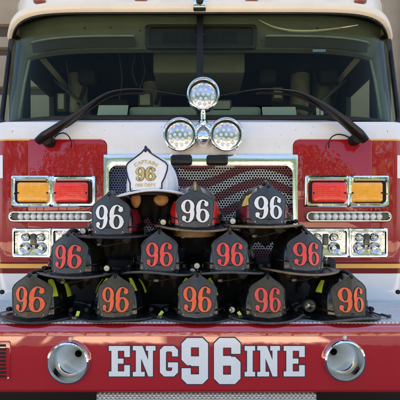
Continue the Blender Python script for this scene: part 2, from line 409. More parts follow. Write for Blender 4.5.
def g9(X, Z):
    o = cham(X, Z, 0, 26.4, 0, 46, 5.5)
    d = np.maximum(o, -bx(X, Z, 9.4, 17.4, 27.6, 36.6))
    d = np.maximum(d, -bx(X, Z, 9.2, 17.4, 9.6, 18)); d = np.maximum(d, -bx(X, Z, -5, 9.6, 15.8, 18.8))
    cut = np.maximum(bx(X, Z, -5, 9, 15.8, 24.5), ((X)+(Z-18.8)-5.4)*.7071)
    return np.maximum(d, -cut)
def g6(X, Z): return g9(26.4-X, 46-Z)

# ------------------------------------------------------------------ ground and the fire station behind
g = MB()
g.add([(-300, -300, 0), (300, -300, 0), (300, 300, 0), (-300, 300, 0)], [[0, 1, 2, 3]])
struct(g.build('ground', M['concrete'], smooth=False))
ap = MB().box(-300, 300, -2.62, 40, -.02, .004); struct(ap.build('shade_dark_apron', M['asphalt'], smooth=False))  # shaded ground made dark to weaken its reflection in the bumper
rd = MB().box(-300, 300, -22, -5.6, -.02, .004); struct(rd.build('road', M['asphalt'], smooth=False))

st = thing('fire_station', 'beige banded fire station wall behind the engine cab', 'building', (0, 2.6, 0))
OW, OH, WH = 1.5, 3.45, 6.25
def stbox(name, m, *b, bev=.01):
    return MB().box(*b, bev=bev).build(name, m, st)
# left of the bay: courses of pale stone between dark recessed bands
zs = [0, 2.55, 2.63, 2.95, 3.03, 3.14, 3.265, 3.70, 3.80, 4.4, 4.5, 5.1, 5.2, WH]
mbl = MB(); mbd = MB()
for a in range(0, len(zs)-1):
    if a % 2 == 0: mbl.box(-9, -OW, 0, .35, zs[a], zs[a+1], bev=.012)
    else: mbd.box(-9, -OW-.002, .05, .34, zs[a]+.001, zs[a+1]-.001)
mbl.build('stone_course', M['stone'], st); mbd.build('recessed_band', M['stonedark'], st)
stbox('front_wall', M['stone'], OW, 9, 0, .35, 0, WH)
stbox('pilaster', M['stone'], 2.03, 2.5, -.10, -.002, 0, WH-.4)
stbox('lintel', M['stone'], -OW+.002, OW-.002, .003, .347, OH, WH)
stbox('coping', M['stonedark'], -9.1, 9.1, -.06, .42, WH+.002, WH+.10)
for x0, x1 in ((-1.10, -.90), (-.78, -.62), (.46, .82), (2.2, 5.5)): stbox('roof_shadow_block', M['stone'], x0, x1, .05, .6, WH+.102, WH+1.4)  # unseen roof blocks added so their shadows break the sunlit ground strip
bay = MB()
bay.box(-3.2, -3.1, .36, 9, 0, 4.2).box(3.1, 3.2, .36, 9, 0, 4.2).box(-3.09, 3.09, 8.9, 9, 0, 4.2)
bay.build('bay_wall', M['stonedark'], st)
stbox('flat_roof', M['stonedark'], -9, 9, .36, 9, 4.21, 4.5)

tl = MB(); rt = random.Random(8)
for k in range(16):
    cx = -34+k*4.6+rt.uniform(-1, 1); cy = -24+rt.uniform(-3, 3); th = rt.uniform(3.0, 4.6); rr = rt.uniform(3.6, 5.0)
    tl.tube([(cx, cy, 0), (cx+.1, cy, th), (cx+.3, cy+.2, th+2.2)], [.22, .17, .06], n=8, mi=1)
    for q in range(900):
        a, b = rt.uniform(0, 2*PI), math.asin(rt.uniform(-1, 1)); r_ = rr*rt.uniform(.45, 1)**.6*(1+.25*math.sin(3*a+k)+.2*math.sin(5*b+k))
        c = Vector((cx+r_*math.cos(a)*math.cos(b), cy+r_*math.sin(a)*math.cos(b)*.8, th+3.0+r_*1.05*math.sin(b)))
        u = Vector((rt.gauss(0, 1), rt.gauss(0, 1), rt.gauss(0, 1))).normalized(); v = u.orthogonal().normalized(); s_ = rt.uniform(.22, .5)
        tl.add([c+u*s_, c+v*s_*.7, c-u*s_, c-v*s_*.7], [[0, 1, 2, 3]])
tlo = tl.build('tree_line', [M['leaf'], M['bark']], smooth=False); tlo['kind'] = 'stuff'

# ------------------------------------------------------------------ the fire engine
fe = thing('fire_engine', 'red and white fire engine with a chrome front bumper deck carrying helmets', 'fire engine', (0, 0, 0))
DECK = .787; YF = .50; DF = YF-CAMY                       # deck height, cab face, its distance
# bumper: channel with a rolled top lip, mitred ends
plan = [(-1.12, .52), (-1.12, .14), (-1.10, .06), (-1.02, 0), (1.02, 0), (1.10, .06), (1.12, .14), (1.12, .52)]
prof = [(.034, DECK-.006), (.026, DECK-.005), (.018, DECK-.0075), (.010, DECK-.012), (.004, DECK-.020), (.001, DECK-.030), (0, DECK-.042)]
def sweep_plan(mb, plan, prof, mi=0, ctr=(0, .6)):
    n = len(plan); nor = []
    for i in range(n):
        a = Vector(plan[max(i-1, 0)]); b = Vector(plan[min(i+1, n-1)]); t = (b-a).normalized(); nn = Vector((-t.y, t.x)); nor.append(nn)
    nor = [v if v.dot(Vector(ctr)-Vector(p)) > 0 else -v for v, p in zip(nor, plan)]
    def fn(u, v):
        i = int(round(u*(n-1))); j = int(round(v*(len(prof)-1))); o, z = prof[j]
        p = Vector(plan[i])+nor[i]*o; return (p.x, p.y, z)
    mb.grid(fn, n, len(prof), False, mi)
HORNS = ((69.3, 362, .0715), (343.6, 360, .0700))
ZF0, ZF1 = .565, DECK-.042
low = [(0, ZF0), (.002, .558), (.010, .552), (.05, .550)]
mb = MB(); sweep_plan(mb, plan, prof); sweep_plan(mb, plan, low)
for half in (plan[:4], plan[4:]): sweep_plan(mb, half, [(0, ZF1), (0, ZF0)])
cut = [-1.02]
for px, py, r in HORNS: cut += [PX(px, 1.3)-.085, PX(px, 1.3)+.085]
cut.append(1.02)
for a, b in zip(cut[::2], cut[1::2]): mb.add([(a, 0, ZF0), (b, 0, ZF0), (b, 0, ZF1), (a, 0, ZF1)], [[0, 1, 2, 3]])
for px, py, r in HORNS:                                   # square patches pierced by the horn openings
    cx, cz = PX(px, 1.3), PZ(py, 1.3); hole = []; sq = []
    for k in range(64):
        a = 2*PI*(k+.5)/64; ca, sa = math.cos(a), math.sin(a)
        hole.append((cx+(r-.006)*ca, 0, cz+(r-.006)*sa))
        ts = [(.085/abs(ca)) if abs(ca) > 1e-9 else 9, ((ZF1-cz)/sa) if sa > 0 else ((ZF0-cz)/sa)]
        t = min(ts); sq.append((cx+t*ca, 0, cz+t*sa))
    vs = hole+sq; fs = [[k, (k+1) % 64, 64+(k+1) % 64, 64+k] for k in range(64)]
    cn = {(1, 1): (cx+.085, 0, ZF1), (-1, 1): (cx-.085, 0, ZF1), (-1, -1): (cx-.085, 0, ZF0), (1, -1): (cx+.085, 0, ZF0)}
    for k in range(64):                                   # corner triangles where the ray set skips a corner
        p, q = sq[k], sq[(k+1) % 64]
        if abs(p[0]-q[0]) > 1e-6 and abs(p[2]-q[2]) > 1e-6:
            c = cn[(1 if p[0]+q[0] > 2*cx else -1, 1 if p[2]+q[2] > 2*cz else -1)]; vs.append(c); fs.append([64+k, 64+(k+1) % 64, len(vs)-1])
    mb.add(vs, fs)
bumper = mb.build('bumper', M['bumper_red'], fe, ang=50)
MB().box(-1.085, 1.085, .030, .496, DECK-.035, DECK, bev=.004).build('bumper_deck', M['tread'], fe)
MB().box(-1.08, 1.08, .17, .49, .575, .735).build('bumper_frame', M['dark'], fe)
# letters
LS = 1.30/F
def letter(fn, wpx, hpx, px, py):
    mb = MB()
    for iso, y, mi in ((0, -.0022, 0), (1.05, -.0008, 1)):
        for pl in contour(fn, -2.2, wpx+2.2, -2.2, hpx+2.2, .42, iso):
            pts = [(PX(px+x, 1.30), y, PZ(py-z, 1.30)) for x, z in pl]
            mb.add(pts, [list(range(len(pts)))], mi)
    o = mb.build('letter', [M['lettering'], M['navy']], bumper, smooth=False)
    return o
for fn, wd, hh, px, py in ((gE, 21, 30.4, 109, 376.2), (gN, 22.6, 30.4, 133, 376.2), (gG, 18, 30.4, 160, 376.2), (g9, 26.4, 46, 181.6, 383.8), (g6, 26.4, 46, 214, 383.8), (gI, 10.4, 30.4, 244.6, 376.2), (gN, 22.6, 30.4, 257.2, 376.2), (gE, 21, 30.4, 283.6, 376.2)):
    letter(fn, wd, hh, px, py)
# siren speakers sunk in the bumper
for px, py, r in HORNS:
    c = Vector((PX(px, 1.30), 0, PZ(py, 1.30)))
    hub = MB().lathe([(r+.0025, .002), (r+.002, -.010), (r-.002, -.017), (r-.007, -.019), (r-.0085, -.014), (r-.0088, .006)], c, n=72).build('siren_speaker', M['chrome'], fe)
    MB().lathe([(r-.0088, -.004), (r-.0092, .006), (r-.0102, .022), (r-.0125, .034), (r-.019, .042)], c, n=72).build('bell_rim', M['steel'], hub)
    MB().lathe([(r-.0185, .0415), (.038, .054), (.029, .068), (.021, .082), (.0155, .092), (.0125, .097)], c, n=72).build('horn_bell', M['horn'], hub)
    MB().lathe([(.0125, .0965), (.011, .099), (.0105, .140), (.0, .140)], c, n=32).build('throat', M['dark'], hub)
    MB().lathe([(.0, -.007), (.004, -.0065), (.0062, -.003), (.0062, .002)], c+Vector((.004, 0, r+.0075)), n=24).build('bolt', M['knob'], hub)
# vent louvre at the left of the bumper
vx1 = PX(10.5, 1.3); vx0 = vx1-.135; vz0, vz1 = PZ(380, 1.3), PZ(341, 1.3)
vt = MB().prism(rrect(vx0, vx1, vz0, vz1, .008), -.0035, .002).build('vent_plate', M['bumper_red'], fe, bevel=.001)
mb = MB()
for k in range(9):
    z = vz0+.014+k*(vz1-vz0-.028)/8; mb.box(vx0+.018, vx1-.013, -.0046, -.002, z-.0042, z+.0042, bev=.0008)
o = mb.build('vent_slots', M['dark'], vt)
for sx in (vx0+.007, vx1-.006):
    for sz in (vz0+.008, vz1-.008): MB().lathe([(0, -.0075), (.002, -.007), (.0035, -.0036)], (sx, 0, sz), n=16).build('screw', M['knob'], vt)
# step of tread plate under the bumper
MB().box(PX(96, 1.33), PX(317, 1.33), .03, .30, .40, PZ(393.5, 1.33), bev=.006).build('tread_step', M['tread'], fe)
MB().box(-.95, .95, .32, .9, .30, .55, bev=.01).build('chassis_beam', M['dark'], fe)

hbx = MB().box(PX(58, 1.72), PX(336, 1.72), .405, .485, DECK+.001, PZ(258, 1.72), bev=.02, seg=3).build('dark_filler', M['cover'], fe)  # black boxes added to fill the dark gaps behind the helmets
MB().box(PX(92, 1.72), PX(240, 1.72), .395, .435, PZ(258, 1.72)+.002, PZ(238, 1.72), bev=.018, seg=3).build('dark_filler_top', M['cover'], hbx)
for q in (100, 200, 300): MB().box(PX(q, 1.72)-.018, PX(q, 1.72)+.018, .398, .403, DECK+.05, PZ(262, 1.72), bev=.002).build('dark_filler_strap', M['strap'], hbx)
# cab: lower body
def yface(x): return YF+6.0*max(0, abs(x)-.90)**2
CABX = [-1.08, -1.06, -1.04, -1.02, -1.0, -.98, -.96, -.94, -.92, -.90, -.6, -.3, 0, .3, .6, .90, .92, .94, .96, .98, 1.0, 1.02, 1.04, 1.06, 1.08]
cplan = [(-1.085, 2.45), (-1.085, 1.2), (-1.085, .84)]+[(x, yface(x)) for x in CABX]+[(1.085, .84), (1.085, 1.2), (1.085, 2.45)]
def band(name, m, z0, z1, off=0, par=fe, xlim=None, bot=False):
    pl = cplan if xlim is None else [p for p in cplan if xlim[0] <= p[0] <= xlim[1] and p[1] < 1]
    n = len(pl); mb = MB()
    def fn(u, v):
        x, y = pl[int(round(u*(n-1)))]; return (x*(1-off*.0)+(off if x > 1.05 else -off if x < -1.05 else 0)*-1, y-off*(1 if y < .8 else 0), z0+(z1-z0)*v)
    mb.grid(fn, n, 2); return mb.build(name, m, par, ang=40)
ZB, ZT = PZ(139.3, DF), 1.628
cab = band('cab_body', M['red'], .45, ZB)
# white belt below the windshield, with the sloping cowl above it
n = len(cplan)
mb = MB()
def ywin(x, z): return .55+.12*(z-1.658)/.55+.17*abs(x/1.05)**6
rows = [(0, ZB, 0), (0, ZT-.012, 0), (.004, ZT-.004, 0), (.012, ZT, 0), (1, 1.655, 1)]
def fn(u, v):
    i = int(round(u*(n-1))); j = int(round(v*(len(rows)-1))); x, y = cplan[i]; o, z, k = rows[j]
    if k:
        xx = max(-1.035, min(1.035, x)); return (xx, max(y, ywin(xx, 1.658)+.01) if y < .83 else y, z)
    return (x, y+(o if y < .85 else 0), z)
mb.grid(fn, n, len(rows)); belt = mb.build('white_belt', M['white'], fe, ang=40)
for px_, py_ in ((12, 131), (88, 133), (104, 130), (150, 147), (236, 150), (280, 147), (296, 130), (312, 133), (388, 131), (122, 126), (272, 126)):
    MB().lathe([(0, -.0035), (.003, -.003), (.0048, 0)], P(px_, py_, yface(PX(px_, DF))-CAMY-(.006 if 107 < px_ < 293 and py_ > 140 else 0)), n=14).build('rivet', M['steel'], belt)
# stripes on the face: pin line, gold, maroon edges, pale lower band (each a thin proud skin)
def skin(name, m, z0, z1, px0=None, px1=None, off=.0012, par=cab):
    x0, x1 = (-1.085, 1.085) if px0 is None else (PX(px0, DF), PX(px1, DF))
    xs = sorted(set([x for x in CABX if x0 < x < x1]+[x0, x1])); mb = MB()
    mb.grid(lambda u, v: (xs[int(round(u*(len(xs)-1)))], yface(xs[int(round(u*(len(xs)-1)))])-off, z0+(z1-z0)*v), len(xs), 2)
    return mb.build(name, m, par, ang=40)
skin('pin_line', M['gold'], ZB-.006, ZB+.002)
skin('stripe', M['maroon'], PZ(273.5, DF), PZ(262, DF))
skin('stripe', M['gold'], PZ(268.2, DF), PZ(263.8, DF), off=.0024)
skin('lower_band', M['white'], .70, PZ(273.5, DF), off=.0012)
for sx in (-1, 1):
    skin('decal', M['white'], PZ(178, DF), PZ(155, DF), 200+sx*197.5-8*(sx < 0), 200+sx*197.5+8*(sx > 0))
    MB().lathe([(0, -.006), (.009, -.005), (.011, 0)], P(200+sx*198, 292, DF), n=20).build('bolt', M['dark'], cab)
    # raised red corner panel round the lamps, reaching to the grille
    xa, xb = sorted((sx*.80, sx*PX(293, DF)))
    r = .034
    pts = [(xa, PZ(260.3, DF)), (xb, PZ(260.3, DF))]
    if sx < 0: pts += [(xb-r+r*math.cos(R(a)), ZB-r-.003+r*math.sin(R(a))) for a in range(0, 91, 10)]+[(xa+.01, ZB-.003), (xa, ZB-.012)]
    else: pts += [(xb, ZB-.012), (xb-.01, ZB-.003)]+[(xa+r-r*math.cos(R(a)), ZB-r-.003+r*math.sin(R(a))) for a in range(90, -1, -10)]
    MB().prism(pts, YF-.012, YF-.0005).build('lamp_panel', M['red'], fe, bevel=.004)
YP = YF-.012
# white centre panel above the grille
xg0, xg1 = PX(107.5, DF), PX(292.5, DF)
rc = .034; cp = [(xg0, PZ(158, DF)), (xg1, PZ(158, DF))]+[(xg1+rc+rc*math.cos(R(a)), ZB-rc+rc*math.sin(R(a))) for a in range(180, 89, -10)]
cp += [(xg1+rc, ZB+.004), (xg0-rc, ZB+.004)]+[(xg0-rc+rc*math.cos(R(a)), ZB-rc+rc*math.sin(R(a))) for a in range(90, -1, -10)]
MB().prism(cp, YF-.006, YF-.0008).build('centre_panel', M['white'], fe)
# grille: polished surround with pierced sheet printed with a flag
fx0, fx1, fz0, fz1 = PX(103.5, DF-.05), PX(298, DF-.05), .88, PZ(154.5, DF-.05)
gf = MB()
ox = [(fx0, fz0), (fx1, fz0), (fx1, fz1), (fx0, fz1)]; bw = .024
inn = [(fx0+bw, fz0+bw), (fx1-bw, fz0+bw), (fx1-bw, fz1-.052), (fx0+bw, fz1-.052)]
outer = rrect(fx0, fx1, fz0, fz1, .006, 4); inner = rrect(fx0+bw, fx1-bw, fz0+bw, fz1-.050, .035, 4)
frame_ring(gf, outer, inner, YF-.05, YF-.002)
gframe = gf.build('grille_surround', M['steel'], fe)
hexm = MB(); s = .0128; hr = s/math.sqrt(3)
nx = int((fx1-fx0-2*bw)/s)+2; nz = int((fz1-fz0)/(s*.866))+1
seen = {}
for j in range(nz):
    for i in range(nx):
        cx = fx0+bw+(i+.5*(j % 2))*s; cz = fz0+bw+j*s*.866
        if cx > fx1-bw+.004 or cz > fz1-.046: continue
        vs = []
        for q, (rad, yy) in enumerate(((hr, 0), (hr*.83, 0), (hr*.80, .002))):
            for k in range(6):
                a = R(60*k+30); vs.append((cx+rad*math.cos(a), YF-.020+yy, cz+rad*math.sin(a)))
        fs = [[q*6+k, q*6+(k+1) % 6, (q+1)*6+(k+1) % 6, (q+1)*6+k] for q in range(2) for k in range(6)]
        hexm.add(vs, fs)
hexm.build('grille_mesh', M['flag'], gframe, smooth=False)
MB().box(fx0+.01, fx1-.01, YF-.008, YF-.004, fz0+.01, fz1-.02).build('grille_backing', M['dark'], gframe)

# lamps either side of the grille
def lens_box(name, m, x0, x1, z0, z1, y0, y1, par):
    mb = MB(); n = 12
    pts = rrect(x0, x1, z0, z1, .010, 4); cx, cz = (x0+x1)/2, (z0+z1)/2
    def fn(u, v):
        i = int(round(u*len(pts))) % len(pts); lv = ((1, y1), (1, y0+.006), (.96, y0+.002), (.90, y0), (.5, y0-.001), (.02, y0-.0012)); k, y = lv[int(round(v*5))]
        return (cx+(pts[i][0]-cx)*k, y, cz+(pts[i][1]-cz)*k)
    mb.grid(fn, len(pts), 6, True); return mb.build(name, m, par)
for sx in (-1, 1):
    def X(px): return sx*PX(400-px, DF)           # given as measured on the left lamp cluster, mirrored for the right
    def XX(a, b): return tuple(sorted((X(a), X(b))))
    # upper: amber outside, red inside
    za, zb = PZ(207.5, DF), PZ(177, DF)
    x0, x1 = XX(14.5, 97)
    bz = MB(); xm = X(54.2)
    for a, b in ((x0, xm), (xm, x1)):
        frame_ring(bz, rrect(a, b, za, zb, .008), rrect(a+.018, b-.014, za+.0175, zb-.0225, .016), YP-.028, YP-.001, lip=.006)
    bez = bz.build('warning_light_bezel', M['chrome'], fe)
    MB().box(x0+.006, x1-.006, YP-.012, YP-.002, za+.006, zb-.006).build('lamp_recess', M['dark'], bez)
    a, b = XX(21, 52); lens_box('amber_lens', M['amber'], a, b, PZ(202.6, DF), PZ(183.6, DF), YP-.030, YP-.011, bez)
    a, b = XX(57, 90); lens_box('red_lens', M['redlens'], a, b, PZ(202.6, DF), PZ(183.6, DF), YP-.030, YP-.011, bez)
    for q in (22.2, 50.8, 58.2, 88.8): MB().lathe([(0, -.0345), (.003, -.034), (.0042, -.030)], (X(q), YP, PZ(194, DF)), n=14).build('screw', M['dark'], bez)
    for q in (33, 72):
        for zz in (za+.007, zb-.008): MB().lathe([(0, -.0315), (.003, -.031), (.0036, -.026)], (X(q), YP, zz), n=12).build('screw', M['metalgrey'], bez)
    # LED strip
    za, zb = PZ(222.5, DF), PZ(211.3, DF); x0, x1 = XX(11, 96)
    ro = (zb-za)/2-.0002
    lb = MB(); frame_ring(lb, rrect(x0, x1, za, zb, ro, 8), rrect(x0+.013, x1-.013, za+.012, zb-.012, ro-.0125, 8), YP-.020, YP-.001, lip=.006)
    led = lb.build('led_strip', M['steel'], fe)
    MB().prism(rrect(x0+.009, x1-.009, za+.008, zb-.008, ro-.0085, 8), YP-.008, YP-.003).build('strip_backing', M['darkmetal'], led)
    for k in range(11):
        MB().lathe([(0, -.0165), (.005, -.0158), (.010, -.0135), (.0138, -.0085), (.0140, -.0078)], (X(22.5+k*6.25), YP, (za+zb)/2), n=20).build('led', M['led'], led)
    # headlights
    za, zb = PZ(257.5, DF), PZ(228.5, DF); x0, x1 = XX(15.5, 97)
    bz = MB()
    for a, b in ((x0, xm), (xm, x1)):
        frame_ring(bz, rrect(a, b, za, zb, .008), rrect(a+.014, b-.014, za+.014, zb-.015, .010), YP-.026, YP-.001, lip=.005)
    bez = bz.build('headlight_bezel', M['chrome'], fe)
    for a, b in ((x0, xm), (xm, x1)):
        a, b = a+.0125, b-.0125; c, d = za+.0125, zb-.0135
        lamp = MB()
        lamp.grid(lambda u, v: (a+(b-a)*u, YP-.006+.004*math.sin(u*PI)*math.sin(v*PI), c+(d-c)*v), 15, 11)
        for (fu, fv, rr) in ((.28, .30, .026), (.72, .30, .026), (.28, .74, .018), (.72, .74, .018)):
            cc = (a+(b-a)*fu, YP-.004, c+(d-c)*fv)
            lamp.lathe([(rr, -.010), (rr*.95, -.0095), (rr*.7, -.004), (rr*.35, .0005), (.002, .001)], cc, n=22)
            lamp.lathe([(0, -.012), (rr*.22, -.0115), (rr*.30, -.008), (rr*.30, 0)], cc, n=14)
        hl = lamp.build('headlamp', M['reflector'], bez)
        MB().box((a+b)/2-.012, (a+b)/2+.012, YP-.014, YP-.003, c+.045, d-.012, bev=.004).build('bulb_housing', M['darkmetal'], hl)
        gl = MB(); gl.grid(lambda u, v: (a+(b-a)*u, YP-.018-.004*math.sin(u*PI)*math.sin(v*PI), c+(d-c)*v), 9, 7); gl.build('lamp_cover', M['clear'], bez)

# windshield
WZ0, WZ1, WX, WR = 1.660, 2.246, 1.042, .060
def zlim(x, hx=WX, z0=WZ0, z1=WZ1, r=WR):
    e = abs(x)-(hx-r)
    if e <= 0: return z0, z1
    k = r-math.sqrt(max(0, r*r-e*e)); return z0+k, z1-k
xs = [-WX+WR*(1-math.cos(PI/2*i/8)) for i in range(9)]
xs = xs+list(np.linspace(-WX+WR, WX-WR, 40))[1:-1]+[-v for v in xs[::-1]]
mb = MB()
def fn(u, v):
    x = xs[int(round(u*(len(xs)-1)))]; a, b = zlim(x); z = a+(b-a)*v; return (x, ywin(x, z), z)
mb.grid(fn, len(xs), 14); ws = mb.build('windshield', M['glass'], fe, ang=60)
loop = [(x, zlim(x)[0]) for x in xs]+[(x, zlim(x)[1]) for x in xs[::-1]]
loop = [(x, ywin(x, z), z) for k, (x, z) in enumerate(loop) if k == 0 or (abs(x-loop[k-1][0])+abs(z-loop[k-1][1])) > 1e-6]
MB().tube(loop, .013, n=8, closed=True).build('gasket', M['black'], ws)
MB().box(-.017, .017, ywin(0, 1.93)-.012, ywin(0, 1.93)+.012, 1.66, 2.235, bev=.004, rot=Matrix.Rotation(-math.atan(.12/.55), 3, 'X'), org=(0, ywin(0, 1.93), 1.93)).build('divider', M['black'], ws)
# roof with a rolled eyebrow
rp = []
for k in range(-30, 31):
    t = k/30; x = 1.05*math.copysign(abs(math.sin(abs(t)*PI/2))**1.0, t); rp.append((x, .60+.21*abs(x/1.05)**9))
rp = [(-1.05, 2.45)]+rp+[(1.05, 2.45)]
rprof = [(.055, 2.262), (.035, 2.212), (.012, 2.204), (.0, 2.212), (-.006, 2.232), (-.002, 2.248), (.012, 2.258), (.035, 2.262), (.042, 2.275), (.046, 2.36), (.075, 2.395), (.14, 2.405)]
mb = MB(); sweep_plan(mb, rp, rprof, ctr=(0, 2.4))
for k, (x, y, z) in enumerate(mb.v):                      # the eyebrow dips round the corners of the glass
    if z < 2.27: mb.v[k] = (x, y, z-.045*abs(x/1.05)**14*(1 if y < 1.2 else 0))
roof = mb.build('cab_roof', M['roofwhite'], fe, ang=45)
mb = MB(); sweep_plan(mb, rp, [(.016, 2.2035), (.018, 2.199), (.030, 2.200), (.034, 2.21)], ctr=(0, 2.4))
for k, (x, y, z) in enumerate(mb.v): mb.v[k] = (x, y, z-.045*abs(x/1.05)**14*(1 if y < 1.2 else 0))
mb.build('drip_seal', M['black'], roof, ang=45)
MB().add([(p[0]*.93, min(p[1]+.10, 2.44) if p[1] < 2 else 2.44, 2.404) for p in rp], [list(range(len(rp)))]).build('roof_top', M['roofwhite'], fe, smooth=False)
def roof_y(x):
    return min(rp[1:-1], key=lambda p: abs(p[0]-x))[1]
for px in (43, 143, 250, 357):
    x = PX(px, 2.0); MB().lathe([(0, -.022), (.016, -.018), (.026, -.008), (.029, .004)], (x, roof_y(x)+.036, PZ(.5, roof_y(x)+1.33)), n=24, sx=1.15, sz=.55).build('marker_light', mat('marker_lens', (.22, .05, .02), .2, coat=1), roof)
MB().box(-.034, .030, .575, .62, 2.205, 2.265, bev=.006).build('lamp_housing', M['chrome'], roof)
MB().lathe([(0, -.012), (.012, -.010), (.018, -.002), (.018, .004)], (-.001, .573, 2.236), n=24).build('lamp_lens', M['dark'], roof)
for px in (125, 170, 262, 330):
    x = PX(px, 1.95); MB().tube([(x-.03, roof_y(x)+.0, 2.262), (x-.015, roof_y(x)+.01, 2.285), (x+.015, roof_y(x)+.01, 2.285), (x+.03, roof_y(x)+.0, 2.262)], .004).build('clip', M['metalgrey'], roof)
# cab sides with window openings
for sx in (-1, 1):
    mb = MB(); xo, xi = 1.045, 1.005
    def sb(y0, y1, z0, z1): mb.box(*sorted((sx*xo, sx*xi)), y0, y1, z0, z1, bev=.006)
    sb(.80, .99, 1.652, 2.205); sb(1.36, 1.56, 1.652, 2.205); sb(1.562, 2.45, 1.652, 2.205)
    sb(.992, 1.358, 1.652, 1.72); sb(.992, 1.358, 2.06, 2.205)
    mb.build('door_frame', M['visor'], fe)
    xg = sx*1.028; MB().add([(xg, .985, 1.71), (xg, 1.365, 1.71), (xg, 1.365, 2.07), (xg, .985, 2.07)], [[0, 1, 2, 3]]).build('side_window', M['sideglass'], fe, smooth=False)
    # A pillar lining seen through the glass
    MB().tube([(sx*1.005, .79, 1.66), (sx*1.0, .84, 1.95), (sx*.985, .89, 2.20)], [.030, .028, .032], n=10).build('pillar_lining', M['olive'], fe)
    MB().tube([(sx*.99, .78, 1.68), (sx*.97, .83, 1.95), (sx*.95, .88, 2.16)], .008, n=8).build('grab_rail', M['palegreen'], fe)
    # seat and diagonal belt beam
    stt = MB().box(*sorted((sx*.42, sx*.90)), 1.55, 1.75, 1.45, 2.02, bev=.05, seg=3).build('seat', M['seat'], fe)
    MB().box(*sorted((sx*.54, sx*.78)), 1.58, 1.70, 2.025, 2.14, bev=.03, seg=3).build('headrest', M['seat'], stt)
    MB().tube([(sx*.97, 1.30, 2.14), (sx*.78, 1.25, 1.98), (sx*.66, 1.22, 1.80)], .034, n=8, flat=.35).build('belt_beam', M['olive'], fe)
    # mirror arm beyond the door glass
    mr = MB().tube([(sx*1.05, 1.02, 1.72), (sx*1.12, 1.0, 1.80), (sx*1.12, 1.0, 2.02), (sx*1.05, 1.02, 2.08)], .012, n=8).build('mirror_arm', M['black'], fe)
MB().box(-1.06, 1.06, 2.452, 2.50, .45, 2.40, bev=.01).build('cab_rear_wall', M['visor'], fe)
MB().box(-1.0, 1.0, .90, 2.44, 2.245, 2.255).build('headliner', M['visor'], fe)
MB().box(-1.0, 1.0, .90, 2.44, 1.05, 1.07).build('cab_floor', M['seat'], fe)
# header above the glass, visors, overhead console, dashboard
mb = MB(); hx = list(np.linspace(-.99, .99, 30))
def fn(u, v):
    x = hx[int(round(u*29))]; j = int(round(v*4)); o, z = ((.030, 2.250), (.06, 2.150), (.085, 2.085), (.11, 2.078), (.16, 2.10))[j]; return (x, ywin(x, 2.15)+o, z)
mb.grid(fn, 30, 5); mb.build('header_panel', M['olive'], fe)
for sx in (-1, 1):
    x0, x1 = sorted((sx*.34, sx*.90))
    v = MB(); v.grid(lambda u, q: (x0+(x1-x0)*u, ywin(x0+(x1-x0)*u, 2.1)+.050+.012*q, 2.125-.046*q), 16, 3)
    sv = v.build('sun_visor', M['visor'], fe)
    MB().tube([(x0+(x1-x0)*k/12, ywin(x0+(x1-x0)*k/12, 2.1)+.045, 2.129) for k in range(13)], .005, n=8).build('visor_rod', M['palegreen'], sv)
oc = MB(); cx0, cx1 = PX(153, 2.2), PX(245, 2.2)
oc.box(cx0, cx1, .90, 1.25, PZ(73, 2.2), PZ(46, 2.2), bev=.012)
oc = oc.build('overhead_console', M['olive'], fe)
dg_ = 1.985
mb = MB(); frame_ring(mb, rrect(PX(145, dg_), PX(257, dg_), PZ(48, dg_), PZ(24, dg_), .02), rrect(PX(149, dg_), PX(253, dg_), PZ(45.5, dg_), PZ(26.5, dg_), .015), dg_+CAMY, dg_+CAMY+.02)
mb.build('speaker_grille_frame', M['visor'], oc)
MB().box(PX(147, dg_), PX(255, dg_), dg_+CAMY+.010, dg_+CAMY+.014, PZ(47, dg_), PZ(25, dg_)).build('grille_backing', M['dark'], oc)
mb = MB()
for k in range(24):
    x = PX(163+k*3.2, dg_); mb.box(x-.003, x+.003, dg_+CAMY+.004, dg_+CAMY+.009, PZ(42, dg_), PZ(31, dg_))
mb.build('speaker_grille', M['black'], oc)
mb = MB(); dx = list(np.linspace(-1.0, 1.0, 30))
def fn(u, v):
    x = dx[int(round(u*29))]; j = int(round(v*5)); o, z = ((.015, 1.664), (.12, 1.690), (.30, 1.722), (.36, 1.715), (.38, 1.68), (.38, 1.20))[j]; return (x, ywin(x, 1.66)+o, z)
mb.grid(fn, 30, 6); dash = mb.build('dashboard', M['visor'], fe)
MB().box(PX(128, 2.1), PX(262, 2.1), 2.12+CAMY, 2.3+CAMY, 1.60, PZ(104.5, 2.1), bev=.02, seg=3).build('belt_reflection_box', M['palegreen'], dash)  # pale box standing in for the white belt's reflection in the glass
for (pa, pb, ya, yb) in ((97, 127, 101, 116), (263, 297, 103, 117)):
    d = 2.06; MB().box(PX(pa, d), PX(pb, d), d+CAMY, d+CAMY+.003, PZ(yb, d), PZ(ya, d), rot=Matrix.Rotation(R(-28), 3, 'X'), org=(0, d+CAMY, PZ(yb, d))).build('paper_sheet', M['paper'], fe)
def smooth_pts(pts, k=6, it=5):
    pts = [Vector(p) for p in pts]; q = []
    for i in range(len(pts)-1):
        for j in range(k): q.append(pts[i].lerp(pts[i+1], j/k))
    q.append(pts[-1])
    for _ in range(it): q = [q[0]]+[(q[i-1]+q[i]*2+q[i+1])/4 for i in range(1, len(q)-1)]+[q[-1]]
    return q
MB().tube(smooth_pts([P(x, y, 1.985) for x, y in ((259, 20), (272, 27), (290, 31), (310, 31.5), (335, 29), (358, 25))]), [.003+.007*math.sin(PI*k/30) for k in range(31)], n=8, flat=.5).build('glass_reflection_tube', M['roofwhite'], fe)  # white tube added to mimic a curved reflection in the windshield
for q in ((118, 48, 123, 80, 119, 100), (137, 50, 131, 70, 137, 86), (141, 50, 146, 72, 139, 90), (66, 60, 70, 85, 69, 108)):
    MB().tube(smooth_pts([P(q[0], q[1], 2.25), P(q[2], q[3], 2.25), P(q[4], q[5], 2.25)]), .004, n=6).build('hanging_cord', M['seat'], fe)
